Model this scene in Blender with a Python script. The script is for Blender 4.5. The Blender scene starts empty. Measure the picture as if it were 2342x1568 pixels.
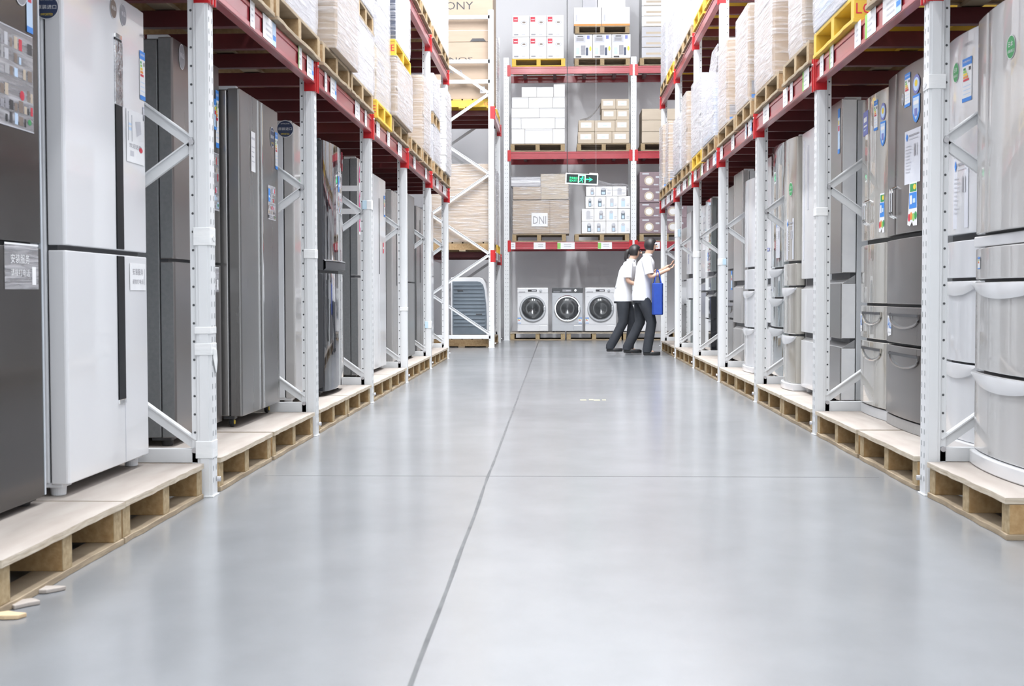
import bpy, math, random
from math import sin, cos, pi, radians as RAD
from mathutils import Vector, Matrix, noise
random.seed(7)
SC = bpy.context.scene
COL = SC.collection

# ------------------------------------------------------------------ materials
def newmat(name):
    m = bpy.data.materials.new(name); m.use_nodes = True
    nt = m.node_tree
    return m, nt, nt.nodes['Principled BSDF']

def N(nt, t, **k):
    n = nt.nodes.new(t)
    for a, b in k.items():
        if a.startswith('i_'):
            n.inputs[a[2:].replace('_', ' ')].default_value = b
        else:
            setattr(n, a, b)
    return n

def mapped(nt, scale, coord='Object'):
    tc = N(nt, 'ShaderNodeTexCoord'); mp = N(nt, 'ShaderNodeMapping')
    mp.inputs['Scale'].default_value = scale
    nt.links.new(tc.outputs[coord], mp.inputs['Vector'])
    return mp.outputs['Vector']

def ramp(nt, fac, a, b, lo=0.3, hi=0.7):
    r = N(nt, 'ShaderNodeValToRGB')
    r.color_ramp.elements[0].position = lo; r.color_ramp.elements[1].position = hi
    r.color_ramp.elements[0].color = (*a, 1); r.color_ramp.elements[1].color = (*b, 1)
    nt.links.new(fac, r.inputs['Fac'])
    return r.outputs['Color']

def mat(name, col, rough=0.5, metal=0.0, coat=0.0, var=None, scale=(3, 3, 3), detail=3, bump=0.0, bscale=None, rvar=0.0, spec=None, coatr=0.05):
    m, nt, p = newmat(name)
    p.inputs['Base Color'].default_value = (*col, 1)
    p.inputs['Roughness'].default_value = rough
    p.inputs['Metallic'].default_value = metal
    p.inputs['Coat Weight'].default_value = coat
    p.inputs['Coat Roughness'].default_value = coatr
    if spec is not None: p.inputs['Specular IOR Level'].default_value = spec
    if var or bump or rvar:
        nz = N(nt, 'ShaderNodeTexNoise'); nz.inputs['Scale'].default_value = 1; nz.inputs['Detail'].default_value = detail
        nt.links.new(mapped(nt, scale), nz.inputs['Vector'])
        if var:
            nt.links.new(ramp(nt, nz.outputs['Fac'], col, var), p.inputs['Base Color'])
        if rvar:
            mr = N(nt, 'ShaderNodeMapRange'); mr.inputs['To Min'].default_value = rough - rvar; mr.inputs['To Max'].default_value = rough + rvar
            nt.links.new(nz.outputs['Fac'], mr.inputs['Value']); nt.links.new(mr.outputs['Result'], p.inputs['Roughness'])
        if bump:
            n2 = nz
            if bscale:
                n2 = N(nt, 'ShaderNodeTexNoise'); n2.inputs['Scale'].default_value = 1; n2.inputs['Detail'].default_value = detail
                nt.links.new(mapped(nt, bscale), n2.inputs['Vector'])
            b = N(nt, 'ShaderNodeBump'); b.inputs['Strength'].default_value = bump; b.inputs['Distance'].default_value = 0.01
            nt.links.new(n2.outputs['Fac'], b.inputs['Height']); nt.links.new(b.outputs['Normal'], p.inputs['Normal'])
    return m

def emit(name, col, s):
    m, nt, p = newmat(name)
    p.inputs['Base Color'].default_value = (*col, 1)
    p.inputs['Emission Color'].default_value = (*col, 1); p.inputs['Emission Strength'].default_value = s
    return m

M = {}
M['white'] = mat('white_enamel', (.73, .74, .76), .22, coat=.5, var=(.72, .73, .755), scale=(1, 1, 1))
M['whiteflat'] = mat('white_side_enamel', (.74, .76, .79), .35, var=(.72, .74, .77), scale=(2, 2, 2))
M['paper'] = mat('white_paper', (.82, .83, .84), .6, var=(.78, .79, .81), scale=(20, 20, 20))
M['steel'] = mat('brushed_stainless', (.35, .345, .34), .26, .85, var=(.365, .36, .355), scale=(25, 25, .5), rvar=.02)
M['steeld'] = mat('dark_stainless', (.23, .228, .226), .28, .85, var=(.24, .238, .236), scale=(25, 25, .5), rvar=.02)
M['steellight'] = mat('pale_stainless', (.56, .55, .54), .28, .65, var=(.575, .565, .555), scale=(25, 25, .5), rvar=.02)
M['grey'] = mat('grey_cabinet_paint', (.17, .18, .185), .38, .3, var=(.20, .205, .21), scale=(60, 60, 60))
M['greymid'] = mat('mid_grey_cabinet_paint', (.33, .335, .34), .35, .3, var=(.36, .365, .37), scale=(60, 60, 60))
M['greylight'] = mat('light_grey_plastic', (.55, .57, .59), .35, var=(.58, .60, .62), scale=(10, 10, 10))
M['brown'] = mat('brown_glass_door', (.04, .036, .034), .18, .1, coat=.1, spec=.18, var=(.045, .041, .039), scale=(1, 1, .5))
M['bronze'] = mat('bronze_metal_door', (.175, .162, .158), .28, .65, coat=.25, var=(.184, .171, .167), scale=(20, 20, .5), rvar=.015, coatr=.12)
M['champ'] = mat('champagne_glass_door', (.47, .45, .405), .2, .3, coat=1, var=(.48, .46, .415), scale=(3, 3, .6), coatr=.02)
M['pearl'] = mat('pearl_glass_door', (.475, .468, .462), .25, .05, coat=.8, var=(.49, .483, .477), scale=(10, 10, .4), coatr=.03)
M['pearlcool'] = mat('cool_pearl_door', (.65, .668, .70), .25, .05, coat=.7, var=(.665, .683, .715), scale=(10, 10, .4), coatr=.03)
M['greenglass'] = mat('grey_green_glass_door', (.34, .38, .385), .08, .5, coat=1, var=(.40, .44, .445), scale=(20, 20, .4), coatr=.02)
M['black'] = mat('black_glass_door', (.022, .024, .03), .06, .2, coat=1, var=(.028, .03, .036), scale=(2, 2, 1), coatr=.02)
M['handleblack'] = mat('black_handle_gloss', (.004, .0045, .006), .35, spec=.12, var=(.011, .012, .015), scale=(5, 5, 5))
M['foil'] = mat('crinkled_silver_film', (.62, .63, .65), .14, .95, var=(.3, .31, .33), scale=(30, 30, 18), bump=.9)
M['trimcool'] = mat('cool_grey_trim', (.56, .61, .67), .3, .2, var=(.58, .63, .69), scale=(9, 9, 9))
M['rubber'] = mat('black_rubber', (.02, .021, .023), .55, var=(.03, .031, .033), scale=(30, 30, 30))
M['dark'] = mat('dark_gap_plastic', (.05, .052, .058), .5, var=(.06, .062, .068), scale=(20, 20, 20))
M['chrome'] = mat('polished_chrome', (.82, .83, .84), .08, 1.0, var=(.8, .81, .82), scale=(5, 5, 5))
M['post'] = mat('grey_rack_paint', (.70, .72, .735), .4, .05, var=(.74, .755, .77), scale=(4, 4, 1.5), detail=5)
M['hole'] = mat('punched_hole_dark', (.06, .065, .07), .7, var=(.08, .085, .09), scale=(30, 30, 30))
M['slot'] = mat('punched_slot_grey', (.25, .27, .28), .7, var=(.28, .3, .31), scale=(30, 30, 30))
M['red'] = mat('red_beam_paint', (.40, .030, .045), .28, coat=.55, var=(.35, .026, .038), scale=(6, 2, 6), detail=4, coatr=.12)
M['redshade'] = mat('dark_red_bar_paint', (.085, .008, .011), .45, var=(.10, .009, .012), scale=(6, 6, 6))  # dark red support bars, colour deepened further to paint in under-deck shade
M['redbright'] = mat('red_connector_paint', (.52, .012, .018), .32, coat=.3, var=(.46, .012, .016), scale=(8, 8, 8))
M['wood'] = mat('pallet_timber', (.50, .36, .21), .75, var=(.64, .49, .31), scale=(6, 6, 30), detail=6, bump=.25)
M['woodx'] = mat('stringer_timber', (.33, .20, .082), .75, var=(.45, .305, .15), scale=(5, 40, 40), detail=6, bump=.25)
M['woodend'] = mat('stringer_end_grain', (.31, .225, .115), .8, var=(.45, .35, .21), scale=(40, 40, 40), detail=6, bump=.3)
M['woodmid'] = mat('used_stringer_timber', (.29, .18, .085), .8, var=(.41, .285, .15), scale=(5, 40, 40), detail=6, bump=.25)
M['woodmidend'] = mat('used_end_grain', (.29, .205, .11), .8, var=(.42, .315, .185), scale=(40, 40, 40), detail=6, bump=.3)
M['ply'] = mat('plywood_deck', (.315, .275, .245), .8, var=(.405, .37, .34), scale=(2, 9, 9), detail=6, bump=.08)
M['plyedge'] = mat('plywood_edge', (.42, .35, .26), .8, var=(.58, .52, .43), scale=(12, 4, 120), detail=6, bump=.2)
M['woodold'] = mat('weathered_pallet_timber', (.23, .175, .115), .85, var=(.37, .295, .20), scale=(7, 5, 40), detail=7, bump=.3)
M['yellow'] = mat('yellow_pallet_paint', (.72, .46, .03), .55, var=(.60, .42, .07), scale=(7, 7, 9), detail=6, bump=.15)
M['yellowin'] = mat('worn_yellow_timber', (.50, .34, .07), .75, var=(.45, .33, .17), scale=(7, 7, 9), detail=6)
M['card'] = mat('brown_cardboard', (.44, .345, .26), .7, var=(.48, .385, .295), scale=(2, 2, 14), detail=3)
M['cardpale'] = mat('pale_cardboard', (.52, .44, .345), .7, var=(.56, .48, .38), scale=(2, 2, 14), detail=3)
M['cardtv'] = mat('television_carton_board', (.36, .275, .205), .7, var=(.39, .30, .225), scale=(2, 2, 14), detail=3)
M['cardtan'] = mat('tan_cardboard', (.45, .345, .255), .7, var=(.49, .385, .29), scale=(2, 2, 14), detail=3)
M['cardwhite'] = mat('white_carton_board', (.80, .80, .80), .55, var=(.76, .76, .77), scale=(4, 4, 4))
M['cardgrey'] = mat('grey_white_carton_board', (.50, .50, .53), .55, var=(.55, .55, .58), scale=(4, 4, 4))
M['cardblue'] = mat('pale_blue_carton_board', (.52, .56, .65), .55, var=(.58, .61, .69), scale=(4, 4, 4))
M['cardmauve'] = mat('mauve_printed_carton', (.22, .16, .18), .5, var=(.27, .20, .22), scale=(9, 9, 9))
M['navy'] = mat('navy_print', (.03, .045, .10), .5, var=(.04, .06, .12), scale=(9, 9, 9))
M['blue'] = mat('blue_print', (.03, .22, .68), .5, var=(.04, .25, .72), scale=(9, 9, 9))
M['palebl'] = mat('pale_blue_print', (.50, .66, .86), .5, var=(.55, .70, .88), scale=(9, 9, 9))
M['violet'] = mat('violet_blue_print', (.16, .19, .48), .5, var=(.18, .21, .52), scale=(9, 9, 9))
M['green'] = mat('green_print', (.03, .27, .08), .5, var=(.035, .30, .09), scale=(9, 9, 9))
M['lime'] = mat('lime_print', (.25, .55, .12), .5, var=(.28, .6, .14), scale=(9, 9, 9))
M['yel'] = mat('yellow_print', (.85, .62, .05), .5, var=(.8, .6, .06), scale=(9, 9, 9))
M['orange'] = mat('orange_print', (.75, .25, .04), .5, var=(.8, .28, .05), scale=(9, 9, 9))
M['redp'] = mat('red_print', (.55, .02, .05), .5, var=(.6, .03, .06), scale=(9, 9, 9))
M['pink'] = mat('magenta_print', (.55, .02, .18), .5, var=(.6, .03, .2), scale=(9, 9, 9))
M['ink'] = mat('black_ink', (.03, .03, .035), .5, var=(.045, .045, .05), scale=(20, 20, 20))
M['inkgrey'] = mat('grey_ink', (.28, .28, .31), .5, var=(.34, .34, .37), scale=(20, 20, 20))
M['inkpale'] = mat('pale_grey_ink', (.5, .51, .55), .5, var=(.55, .56, .6), scale=(20, 20, 20))
M['inkbrown'] = mat('faded_brown_ink', (.20, .155, .13), .6, var=(.25, .2, .17), scale=(20, 20, 20))
M['sheet'] = mat('printed_info_sheet', (.62, .65, .72), .35, var=(.72, .74, .80), scale=(7, 7, 7))
M['sheetgrey'] = mat('grey_plastic_sleeve', (.34, .35, .37), .3, var=(.46, .47, .49), scale=(5, 5, 9))
M['tape'] = mat('white_tape', (.82, .83, .83), .45, var=(.75, .77, .78), scale=(9, 9, 40), bump=.2)
M['tapeblue'] = mat('pale_blue_tape', (.50, .68, .80), .45, var=(.55, .72, .83), scale=(9, 9, 9))
M['skin'] = mat('skin', (.58, .36, .26), .5, var=(.61, .39, .29), scale=(9, 9, 9))
M['hair'] = mat('black_hair', (.018, .016, .018), .45, var=(.03, .026, .026), scale=(60, 60, 8))
M['shirt'] = mat('white_polo_cotton', (.80, .81, .85), .8, var=(.76, .77, .82), scale=(14, 14, 14), bump=.2)
M['trouser'] = mat('charcoal_trouser_cloth', (.022, .026, .034), .8, var=(.03, .034, .043), scale=(14, 14, 14), bump=.2)
M['shoe'] = mat('black_leather', (.015, .015, .017), .4, var=(.02, .02, .022), scale=(9, 9, 9))
M['bluecloth'] = mat('royal_blue_cloth', (.012, .055, .34), .7, var=(.015, .065, .38), scale=(14, 14, 14), bump=.15)
M['slate'] = mat('slate_grey_plastic', (.115, .145, .175), .45, var=(.135, .165, .195), scale=(9, 9, 9))
M['drum'] = mat('tinted_door_glass', (.05, .055, .06), .06, .4, coat=1, var=(.10, .105, .11), scale=(4, 4, 4))
M['silver'] = mat('silver_enamel', (.52, .54, .57), .3, .35, var=(.55, .57, .6), scale=(9, 9, 9))
M['wall'] = mat('grey_painted_wall', (.90, .90, .925), .85, var=(.92, .92, .94), scale=(.5, .5, .5), detail=4)
M['ceil'] = mat('white_roof_sheet', (.70, .71, .72), .7, var=(.72, .73, .74), scale=(.6, .6, .6))
M['signwhite'] = mat('white_sign_case', (.80, .81, .82), .4, var=(.78, .79, .8), scale=(9, 9, 9))
M['signdark'] = mat('dark_sign_glass', (.012, .022, .022), .15, var=(.018, .03, .03), scale=(4, 4, 4))
M['glow'] = emit('lit_green_sign', (.02, 1.0, .35), 2.2)
M['glowpale'] = emit('lit_pale_green_sign', (.35, 1.0, .62), 2.6)
M['cable'] = mat('black_cable', (.03, .03, .032), .5, var=(.04, .04, .042), scale=(9, 9, 9))
M['wire'] = mat('bare_steel_wire', (.5, .5, .52), .35, .8, var=(.55, .55, .57), scale=(9, 9, 9))
M['paintworn'] = mat('worn_yellow_floor_paint', (.46, .43, .22), .5, var=(.36, .35, .26), scale=(30, 30, 30))
M['joint'] = mat('joint_sealant', (.06, .063, .068), .7, var=(.10, .105, .11), scale=(8, 8, 8))

def film_mat():
    """clear stretch film: fine diagonal streaks, nearly clear seen head on, white with glare at a slant"""
    m, nt, p = newmat('stretch_film')
    out = nt.nodes['Material Output']
    p.inputs['Base Color'].default_value = (.72, .72, .76, 1)
    p.inputs['Roughness'].default_value = .17
    p.inputs['Specular IOR Level'].default_value = .9
    nz = N(nt, 'ShaderNodeTexNoise'); nz.inputs['Scale'].default_value = 1; nz.inputs['Detail'].default_value = 4; nz.inputs['Distortion'].default_value = .4
    tc = N(nt, 'ShaderNodeTexCoord'); mp = N(nt, 'ShaderNodeMapping')
    mp.inputs['Rotation'].default_value = (.45, .45, 0); mp.inputs['Scale'].default_value = (4, 4, 55)
    nt.links.new(tc.outputs['Object'], mp.inputs['Vector']); nt.links.new(mp.outputs['Vector'], nz.inputs['Vector'])
    mr = N(nt, 'ShaderNodeMapRange'); mr.inputs['From Min'].default_value = .45; mr.inputs['From Max'].default_value = .75
    mr.inputs['To Min'].default_value = .10; mr.inputs['To Max'].default_value = .55
    nt.links.new(nz.outputs['Fac'], mr.inputs['Value'])
    lw = N(nt, 'ShaderNodeLayerWeight'); lw.inputs['Blend'].default_value = .5
    fr = N(nt, 'ShaderNodeMapRange'); fr.inputs['From Min'].default_value = .35; fr.inputs['From Max'].default_value = .9; fr.inputs['To Min'].default_value = 0; fr.inputs['To Max'].default_value = .5
    nt.links.new(lw.outputs['Facing'], fr.inputs['Value'])
    ad = N(nt, 'ShaderNodeMath', operation='ADD', use_clamp=True)
    nt.links.new(mr.outputs['Result'], ad.inputs[0]); nt.links.new(fr.outputs['Result'], ad.inputs[1])
    b = N(nt, 'ShaderNodeBump'); b.inputs['Strength'].default_value = .9; b.inputs['Distance'].default_value = .012
    nt.links.new(nz.outputs['Fac'], b.inputs['Height']); nt.links.new(b.outputs['Normal'], p.inputs['Normal'])
    tr = N(nt, 'ShaderNodeBsdfTransparent'); mx = N(nt, 'ShaderNodeMixShader')
    nt.links.new(ad.outputs[0], mx.inputs[0]); nt.links.new(tr.outputs[0], mx.inputs[1]); nt.links.new(p.outputs[0], mx.inputs[2])
    nt.links.new(mx.outputs[0], out.inputs['Surface'])
    return m
M['film'] = film_mat()
M['sleeve'] = film_mat(); M['sleeve'].name = 'clear_sleeve'

def floor_mat():
    m, nt, p = newmat('polished_concrete')
    n1 = N(nt, 'ShaderNodeTexNoise'); n1.inputs['Scale'].default_value = 1; n1.inputs['Detail'].default_value = 6; n1.inputs['Roughness'].default_value = .6
    nt.links.new(mapped(nt, (.55, .45, 1)), n1.inputs['Vector'])
    n2 = N(nt, 'ShaderNodeTexNoise'); n2.inputs['Scale'].default_value = 1; n2.inputs['Detail'].default_value = 6
    nt.links.new(mapped(nt, (5, 3, 1)), n2.inputs['Vector'])
    c1 = ramp(nt, n1.outputs['Fac'], (.165, .176, .19), (.236, .248, .263), .3, .72)
    c2 = ramp(nt, n2.outputs['Fac'], (.90, .90, .90), (1.06, 1.06, 1.06), .25, .75)
    mx = N(nt, 'ShaderNodeMix', data_type='RGBA', blend_type='MULTIPLY'); mx.inputs[0].default_value = 1
    nt.links.new(c1, mx.inputs[6]); nt.links.new(c2, mx.inputs[7])
    nt.links.new(mx.outputs[2], p.inputs['Base Color'])
    # sealed and polished: a rough slab under a clear, slightly uneven sealer
    p.inputs['Roughness'].default_value = .42
    p.inputs['Specular IOR Level'].default_value = .3
    p.inputs['Coat Weight'].default_value = .78
    mr = N(nt, 'ShaderNodeMapRange'); mr.inputs['To Min'].default_value = .15; mr.inputs['To Max'].default_value = .23
    nt.links.new(n1.outputs['Fac'], mr.inputs['Value']); nt.links.new(mr.outputs['Result'], p.inputs['Coat Roughness'])
    return m
M['floor'] = floor_mat()

# ------------------------------------------------------------------ mesh helpers
TXT = {}
def text_geo(s):
    if s not in TXT:
        cu = bpy.data.curves.new('t', 'FONT'); cu.body = s; cu.align_x = 'CENTER'; cu.align_y = 'CENTER'; cu.resolution_u = 2
        o = bpy.data.objects.new('t', cu); COL.objects.link(o)
        dg = bpy.context.evaluated_depsgraph_get(); dg.update()
        me = bpy.data.meshes.new_from_object(o.evaluated_get(dg))
        vs = [(v.co.x, v.co.y) for v in me.vertices]; fs = [list(p.vertices) for p in me.polygons]
        bpy.data.objects.remove(o); bpy.data.meshes.remove(me); bpy.data.curves.remove(cu)
        if vs:
            x0 = min(v[0] for v in vs); x1 = max(v[0] for v in vs); y0 = min(v[1] for v in vs); y1 = max(v[1] for v in vs)
            vs = [((x - (x0 + x1) / 2) / max(x1 - x0, 1e-6), (y - (y0 + y1) / 2) / max(y1 - y0, 1e-6)) for x, y in vs]
        TXT[s] = (vs, fs)
    return TXT[s]

class MB:
    def __init__(s): s.v = []; s.f = []; s.m = []; s.mats = []
    def mi(s, k):
        mt = M[k]
        if mt not in s.mats: s.mats.append(mt)
        return s.mats.index(mt)
    def add(s, vs, fs, k):
        b = len(s.v); i = s.mi(k)
        s.v += [tuple(v) for v in vs]
        for f in fs: s.f.append([x + b for x in f]); s.m.append(i)
        return s
    def box(s, x0, x1, y0, y1, z0, z1, k):
        if x0 > x1: x0, x1 = x1, x0
        if y0 > y1: y0, y1 = y1, y0
        if z0 > z1: z0, z1 = z1, z0
        vs = [(x, y, z) for z in (z0, z1) for y in (y0, y1) for x in (x0, x1)]
        return s.add(vs, [(0, 2, 3, 1), (4, 5, 7, 6), (0, 1, 5, 4), (2, 6, 7, 3), (0, 4, 6, 2), (1, 3, 7, 5)], k)
    def bar(s, a, b, w, h, k, up=(0, 0, 1)):
        a = Vector(a); b = Vector(b); d = (b - a).normalized(); u = Vector(up)
        if abs(d.dot(u)) > .95: u = Vector((1, 0, 0))
        x = d.cross(u).normalized(); y = x.cross(d).normalized()
        vs = [p + x * (sx * w / 2) + y * (sy * h / 2) for p in (a, b) for sx, sy in ((-1, -1), (1, -1), (1, 1), (-1, 1))]
        return s.add(vs, [(3, 2, 1, 0), (4, 5, 6, 7), (0, 1, 5, 4), (1, 2, 6, 5), (2, 3, 7, 6), (3, 0, 4, 7)], k)
    def prism(s, pts, z0, z1, k, T=None):
        n = len(pts); T = T or (lambda x, y, z: (x, y, z))
        vs = [T(x, y, z0) for x, y in pts] + [T(x, y, z1) for x, y in pts]
        fs = [list(range(n))[::-1], list(range(n, 2 * n))] + [(i, (i + 1) % n, n + (i + 1) % n, n + i) for i in range(n)]
        return s.add(vs, fs, k)
    def cyl(s, a, b, r, k, n=16, r2=None):
        a = Vector(a); b = Vector(b); d = (b - a).normalized(); r2 = r if r2 is None else r2
        u = Vector((0, 0, 1)) if abs(d.z) < .9 else Vector((1, 0, 0)); x = d.cross(u).normalized(); y = d.cross(x)
        vs = [p + (x * cos(2 * pi * i / n) + y * sin(2 * pi * i / n)) * rr for p, rr in ((a, r), (b, r2)) for i in range(n)]
        fs = [list(range(n))[::-1], list(range(n, 2 * n))] + [(i, (i + 1) % n, n + (i + 1) % n, n + i) for i in range(n)]
        return s.add(vs, fs, k)
    def tube(s, pts, r, k, n=10):
        pts = [Vector(p) for p in pts]; vs = []; fs = []
        for i, p in enumerate(pts):
            d = (pts[min(i + 1, len(pts) - 1)] - pts[max(i - 1, 0)]).normalized()
            u = Vector((0, 0, 1)) if abs(d.z) < .9 else Vector((1, 0, 0)); x = d.cross(u).normalized(); y = d.cross(x)
            vs += [p + (x * cos(2 * pi * j / n) + y * sin(2 * pi * j / n)) * r for j in range(n)]
        for i in range(len(pts) - 1):
            fs += [(i * n + j, i * n + (j + 1) % n, (i + 1) * n + (j + 1) % n, (i + 1) * n + j) for j in range(n)]
        fs += [list(range(n))[::-1], [(len(pts) - 1) * n + j for j in range(n)]]
        return s.add(vs, fs, k)
    def lathe(s, prof, k, c=(0, 0, 0), axis='y', n=40):
        vs = []; fs = []; c = Vector(c)
        for r, h in prof:
            for j in range(n):
                a = 2 * pi * j / n
                vs.append(c + (Vector((r * cos(a), h, r * sin(a))) if axis == 'y' else Vector((r * cos(a), r * sin(a), h))))
        for i in range(len(prof) - 1):
            fs += [(i * n + j, i * n + (j + 1) % n, (i + 1) * n + (j + 1) % n, (i + 1) * n + j) for j in range(n)]
        return s.add(vs, fs, k)
    def rect(s, T, u0, u1, v0, v1, k, l=0):
        return s.add([T(u0, v0, l), T(u1, v0, l), T(u1, v1, l), T(u0, v1, l)], [(0, 1, 2, 3)], k)
    def poly(s, T, pts, k, l=0):
        return s.add([T(u, v, l) for u, v in pts], [list(range(len(pts)))], k)
    def disc(s, T, cu, cv, r, k, l=0, n=28, rv=None):
        rv = rv or r
        return s.poly(T, [(cu + r * cos(2 * pi * i / n), cv + rv * sin(2 * pi * i / n)) for i in range(n)], k, l)
    def text(s, T, txt, cu, cv, w, h, k, l=0, flip=1):
        vs, fs = text_geo(txt)
        if vs: s.add([T(cu + flip * x * w, cv + flip * y * h, l) for x, y in vs], fs, k)
        return s
    def build(s, name, parent=None, bevel=0, smooth=False, seg=2):
        me = bpy.data.meshes.new(name); me.from_pydata(s.v, [], s.f)
        for mt in s.mats: me.materials.append(mt)
        me.polygons.foreach_set('material_index', s.m)
        if smooth:
            me.shade_smooth(); me.set_sharp_from_angle(angle=RAD(38))
        me.update()
        o = bpy.data.objects.new(name, me); COL.objects.link(o)
        if parent: o.parent = parent
        if bevel:
            b = o.modifiers.new('b', 'BEVEL'); b.width = bevel; b.segments = seg; b.limit_method = 'ANGLE'; b.angle_limit = RAD(50)
        return o

def tag(o, label=None, cat=None, group=None, kind=None):
    if label: o['label'] = label
    if cat: o['category'] = cat
    if group: o['group'] = group
    if kind: o['kind'] = kind
    return o

def thing(name, label, cat, loc=(0, 0, 0), rotz=0, group=None):
    o = bpy.data.objects.new(name, None); COL.objects.link(o)
    o.empty_display_size = .1
    o.location = loc; o.rotation_euler = (0, 0, rotz)
    return tag(o, label, cat, group)

def dup(root, loc, rotz=0, label=None, group=None):
    r = root.copy(); COL.objects.link(r); r.location = loc; r.rotation_euler = (0, 0, rotz)
    if label: r['label'] = label
    if group: r['group'] = group
    for ch in list(root.children):
        c = ch.copy(); COL.objects.link(c); c.parent = r
        for g in list(ch.children):
            d = g.copy(); COL.objects.link(d); d.parent = c
    return r

FRONT = lambda yoff=0: (lambda u, v, l=0: (u, yoff - .0012 - .0007 * l, v))
ROT = {-1: pi / 2, 1: -pi / 2, 0: 0}

# ------------------------------------------------------------------ the setting
def structure(o): return tag(o, kind='structure')
structure(MB().box(-6, 6, -4, 26.2, -.2, 0, 'floor').build('floor'))
structure(MB().box(-6, 6, 26.0, 26.2, 0, 9, 'wall').build('wall_back'))
structure(MB().box(-3.4, -3.2, -4, 26.0, 0, 9, 'wall').build('wall_left'))
structure(MB().box(3.3, 3.5, -4, 26.0, 0, 9, 'wall').build('wall_right'))
structure(MB().box(-3.4, 3.5, -4, 26.2, 9, 9.2, 'ceil').build('ceiling'))
j = MB(); vs = []; fs = []
for i in range(90):
    y = 1.2 + i * .26; xx = -.325 - .0017 * (y - 2) + .006 * noise.noise(Vector((y * .9, 3, 0)))
    w = .006 + .003 * noise.noise(Vector((y * 4, 7, 0)))
    vs += [(xx - w, y, .0012), (xx + w, y, .0012)]
    if i: fs.append((2 * i - 2, 2 * i - 1, 2 * i + 1, 2 * i))
j.add(vs, fs, 'joint'); structure(j.build('trim_1'))
j = MB(); j.box(-1.4, 1.5, 6.175, 6.182, 0, .0006, 'joint'); structure(j.build('trim_2'))
j = MB(); j.box(-1.05, 1.5, 17.86, 17.872, 0, .0006, 'joint'); structure(j.build('trim_3'))
# worn yellow paint dabs on the floor
mk = MB()
for a, b, c, d in ((.20, 10.60, .05, .10), (.265, 10.64, .035, .09), (.31, 10.58, .05, .12), (.37, 10.62, .03, .08)):
    mk.box(a - c / 2, a + c / 2, b, b + d, 0, .0012, 'paintworn')
tag(mk.build('floor_mark'), 'small worn yellow paint mark on the aisle floor', 'floor mark', kind='stuff')

# ------------------------------------------------------------------ pallets
PROTO = {}
def pallet(kind, side, xf, y0, y1, z0, label, group, depth=1.0, loc=None):
    """local: width along x, front at y=0 going back to +depth"""
    w = round(y1 - y0, 2); key = (kind, w, depth)
    if loc is None: loc = (xf, (y0 + y1) / 2, z0)
    if key in PROTO: return dup(PROTO[key], loc, ROT[side], label, group)
    r = thing('pallet', label, 'pallet', loc, ROT[side], group)
    if kind == 'ply': top, edge, st, se, bb = 'ply', 'plyedge', 'woodx', 'woodend', 'woodold'
    elif kind == 'yellow': top, edge, st, se, bb = 'yellowin', 'yellow', 'yellow', 'yellow', 'yellow'
    else: top, edge, st, se, bb = 'woodold', 'woodold', 'woodmid', 'woodmidend', 'woodold'
    rnd = random.Random(hash(key) % 1000)
    if kind == 'ply':
        # thin sheet with a slightly ragged front edge
        nseg = 14; pts = [(-w / 2 + w * i / nseg, -.006 - rnd.random() * .007) for i in range(nseg + 1)] + [(w / 2, depth), (-w / 2, depth)]
        d = MB().prism(pts, .127, .149, 'plyedge')
        d.add([(x, y, .1492) for x, y in pts], [list(range(len(pts)))], 'ply')
        d.build('deck', r, .0015)
    else:
        nb = 6
        for i in range(nb):
            a = i * depth / nb
            MB().box(-w / 2, w / 2, a + .004, a + depth / nb - .02, .124, .145, edge if i == 0 else top).build('deck_board', r, .003)
    for i in (-1, 0, 1):
        c = i * (w / 2 - .04)
        sm = MB().box(c - .038, c + .038, .004, depth - .01, .021, .1255, st)
        sm.box(c - .038, c + .038, .002, .006, .021, .1255, se)
        so = sm.build('stringer', r, .003)
        if kind == 'yellow' and i == (side or 9):
            T = (lambda u, v, l=0: (c + i * .0392, .072 + i * u, v))
            MB().text(T, 'LGE', 0, .07, .12, .055, 'redp').build('stencil', so)
    for a in (0, depth / 2 - .05, depth - .1):
        n = 10; f0 = [( -w / 2 + w * q / n, a - .004 + (rnd.random() - .5) * .008) for q in range(n + 1)]
        MB().prism(f0 + [(w / 2, a + .1), (-w / 2, a + .1)], .0, .021, bb).build('bottom_board', r, .002)
    PROTO[key] = r
    return r

# ------------------------------------------------------------------ pallet racks
def post_mesh(side, xf, y0, y1, z1, slots=True, z0=0.0, hole_z=5.5):
    """front post: aisle face at xf; world coordinates; side -1 left row, +1 right row"""
    s = side; m = MB()
    m.box(xf, xf + s * .062, y0, y1, z0, z1, 'post')
    m.box(xf + s * .062, xf + s * .088, y0 + .010, y1 - .010, z0, z1, 'post')
    m.box(xf + s * .012, xf + s * .05, y0 - .004, y0, z0, z1, 'post')
    z = .12
    while z < min(z1, hole_z):
        cx = xf + s * .075
        n = 8; yy = y0 + .0092
        m.add([(cx + .0055 * cos(2 * pi * i / n), yy, z + .0055 * sin(2 * pi * i / n)) for i in range(n)], [list(range(n))], 'hole')
        z += .0775
    if slots:
        z = .06
        while z < min(z1, 3.2):
            for yc in (y0 + .018, y1 - .018):
                xx = xf - s * .0008
                m.add([(xx, yc - .004, z), (xx, yc + .004, z), (xx, yc + .004, z + .022), (xx, yc - .004, z + .022)], [(0, 1, 2, 3)], 'slot')
            z += .05
    return m

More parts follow.
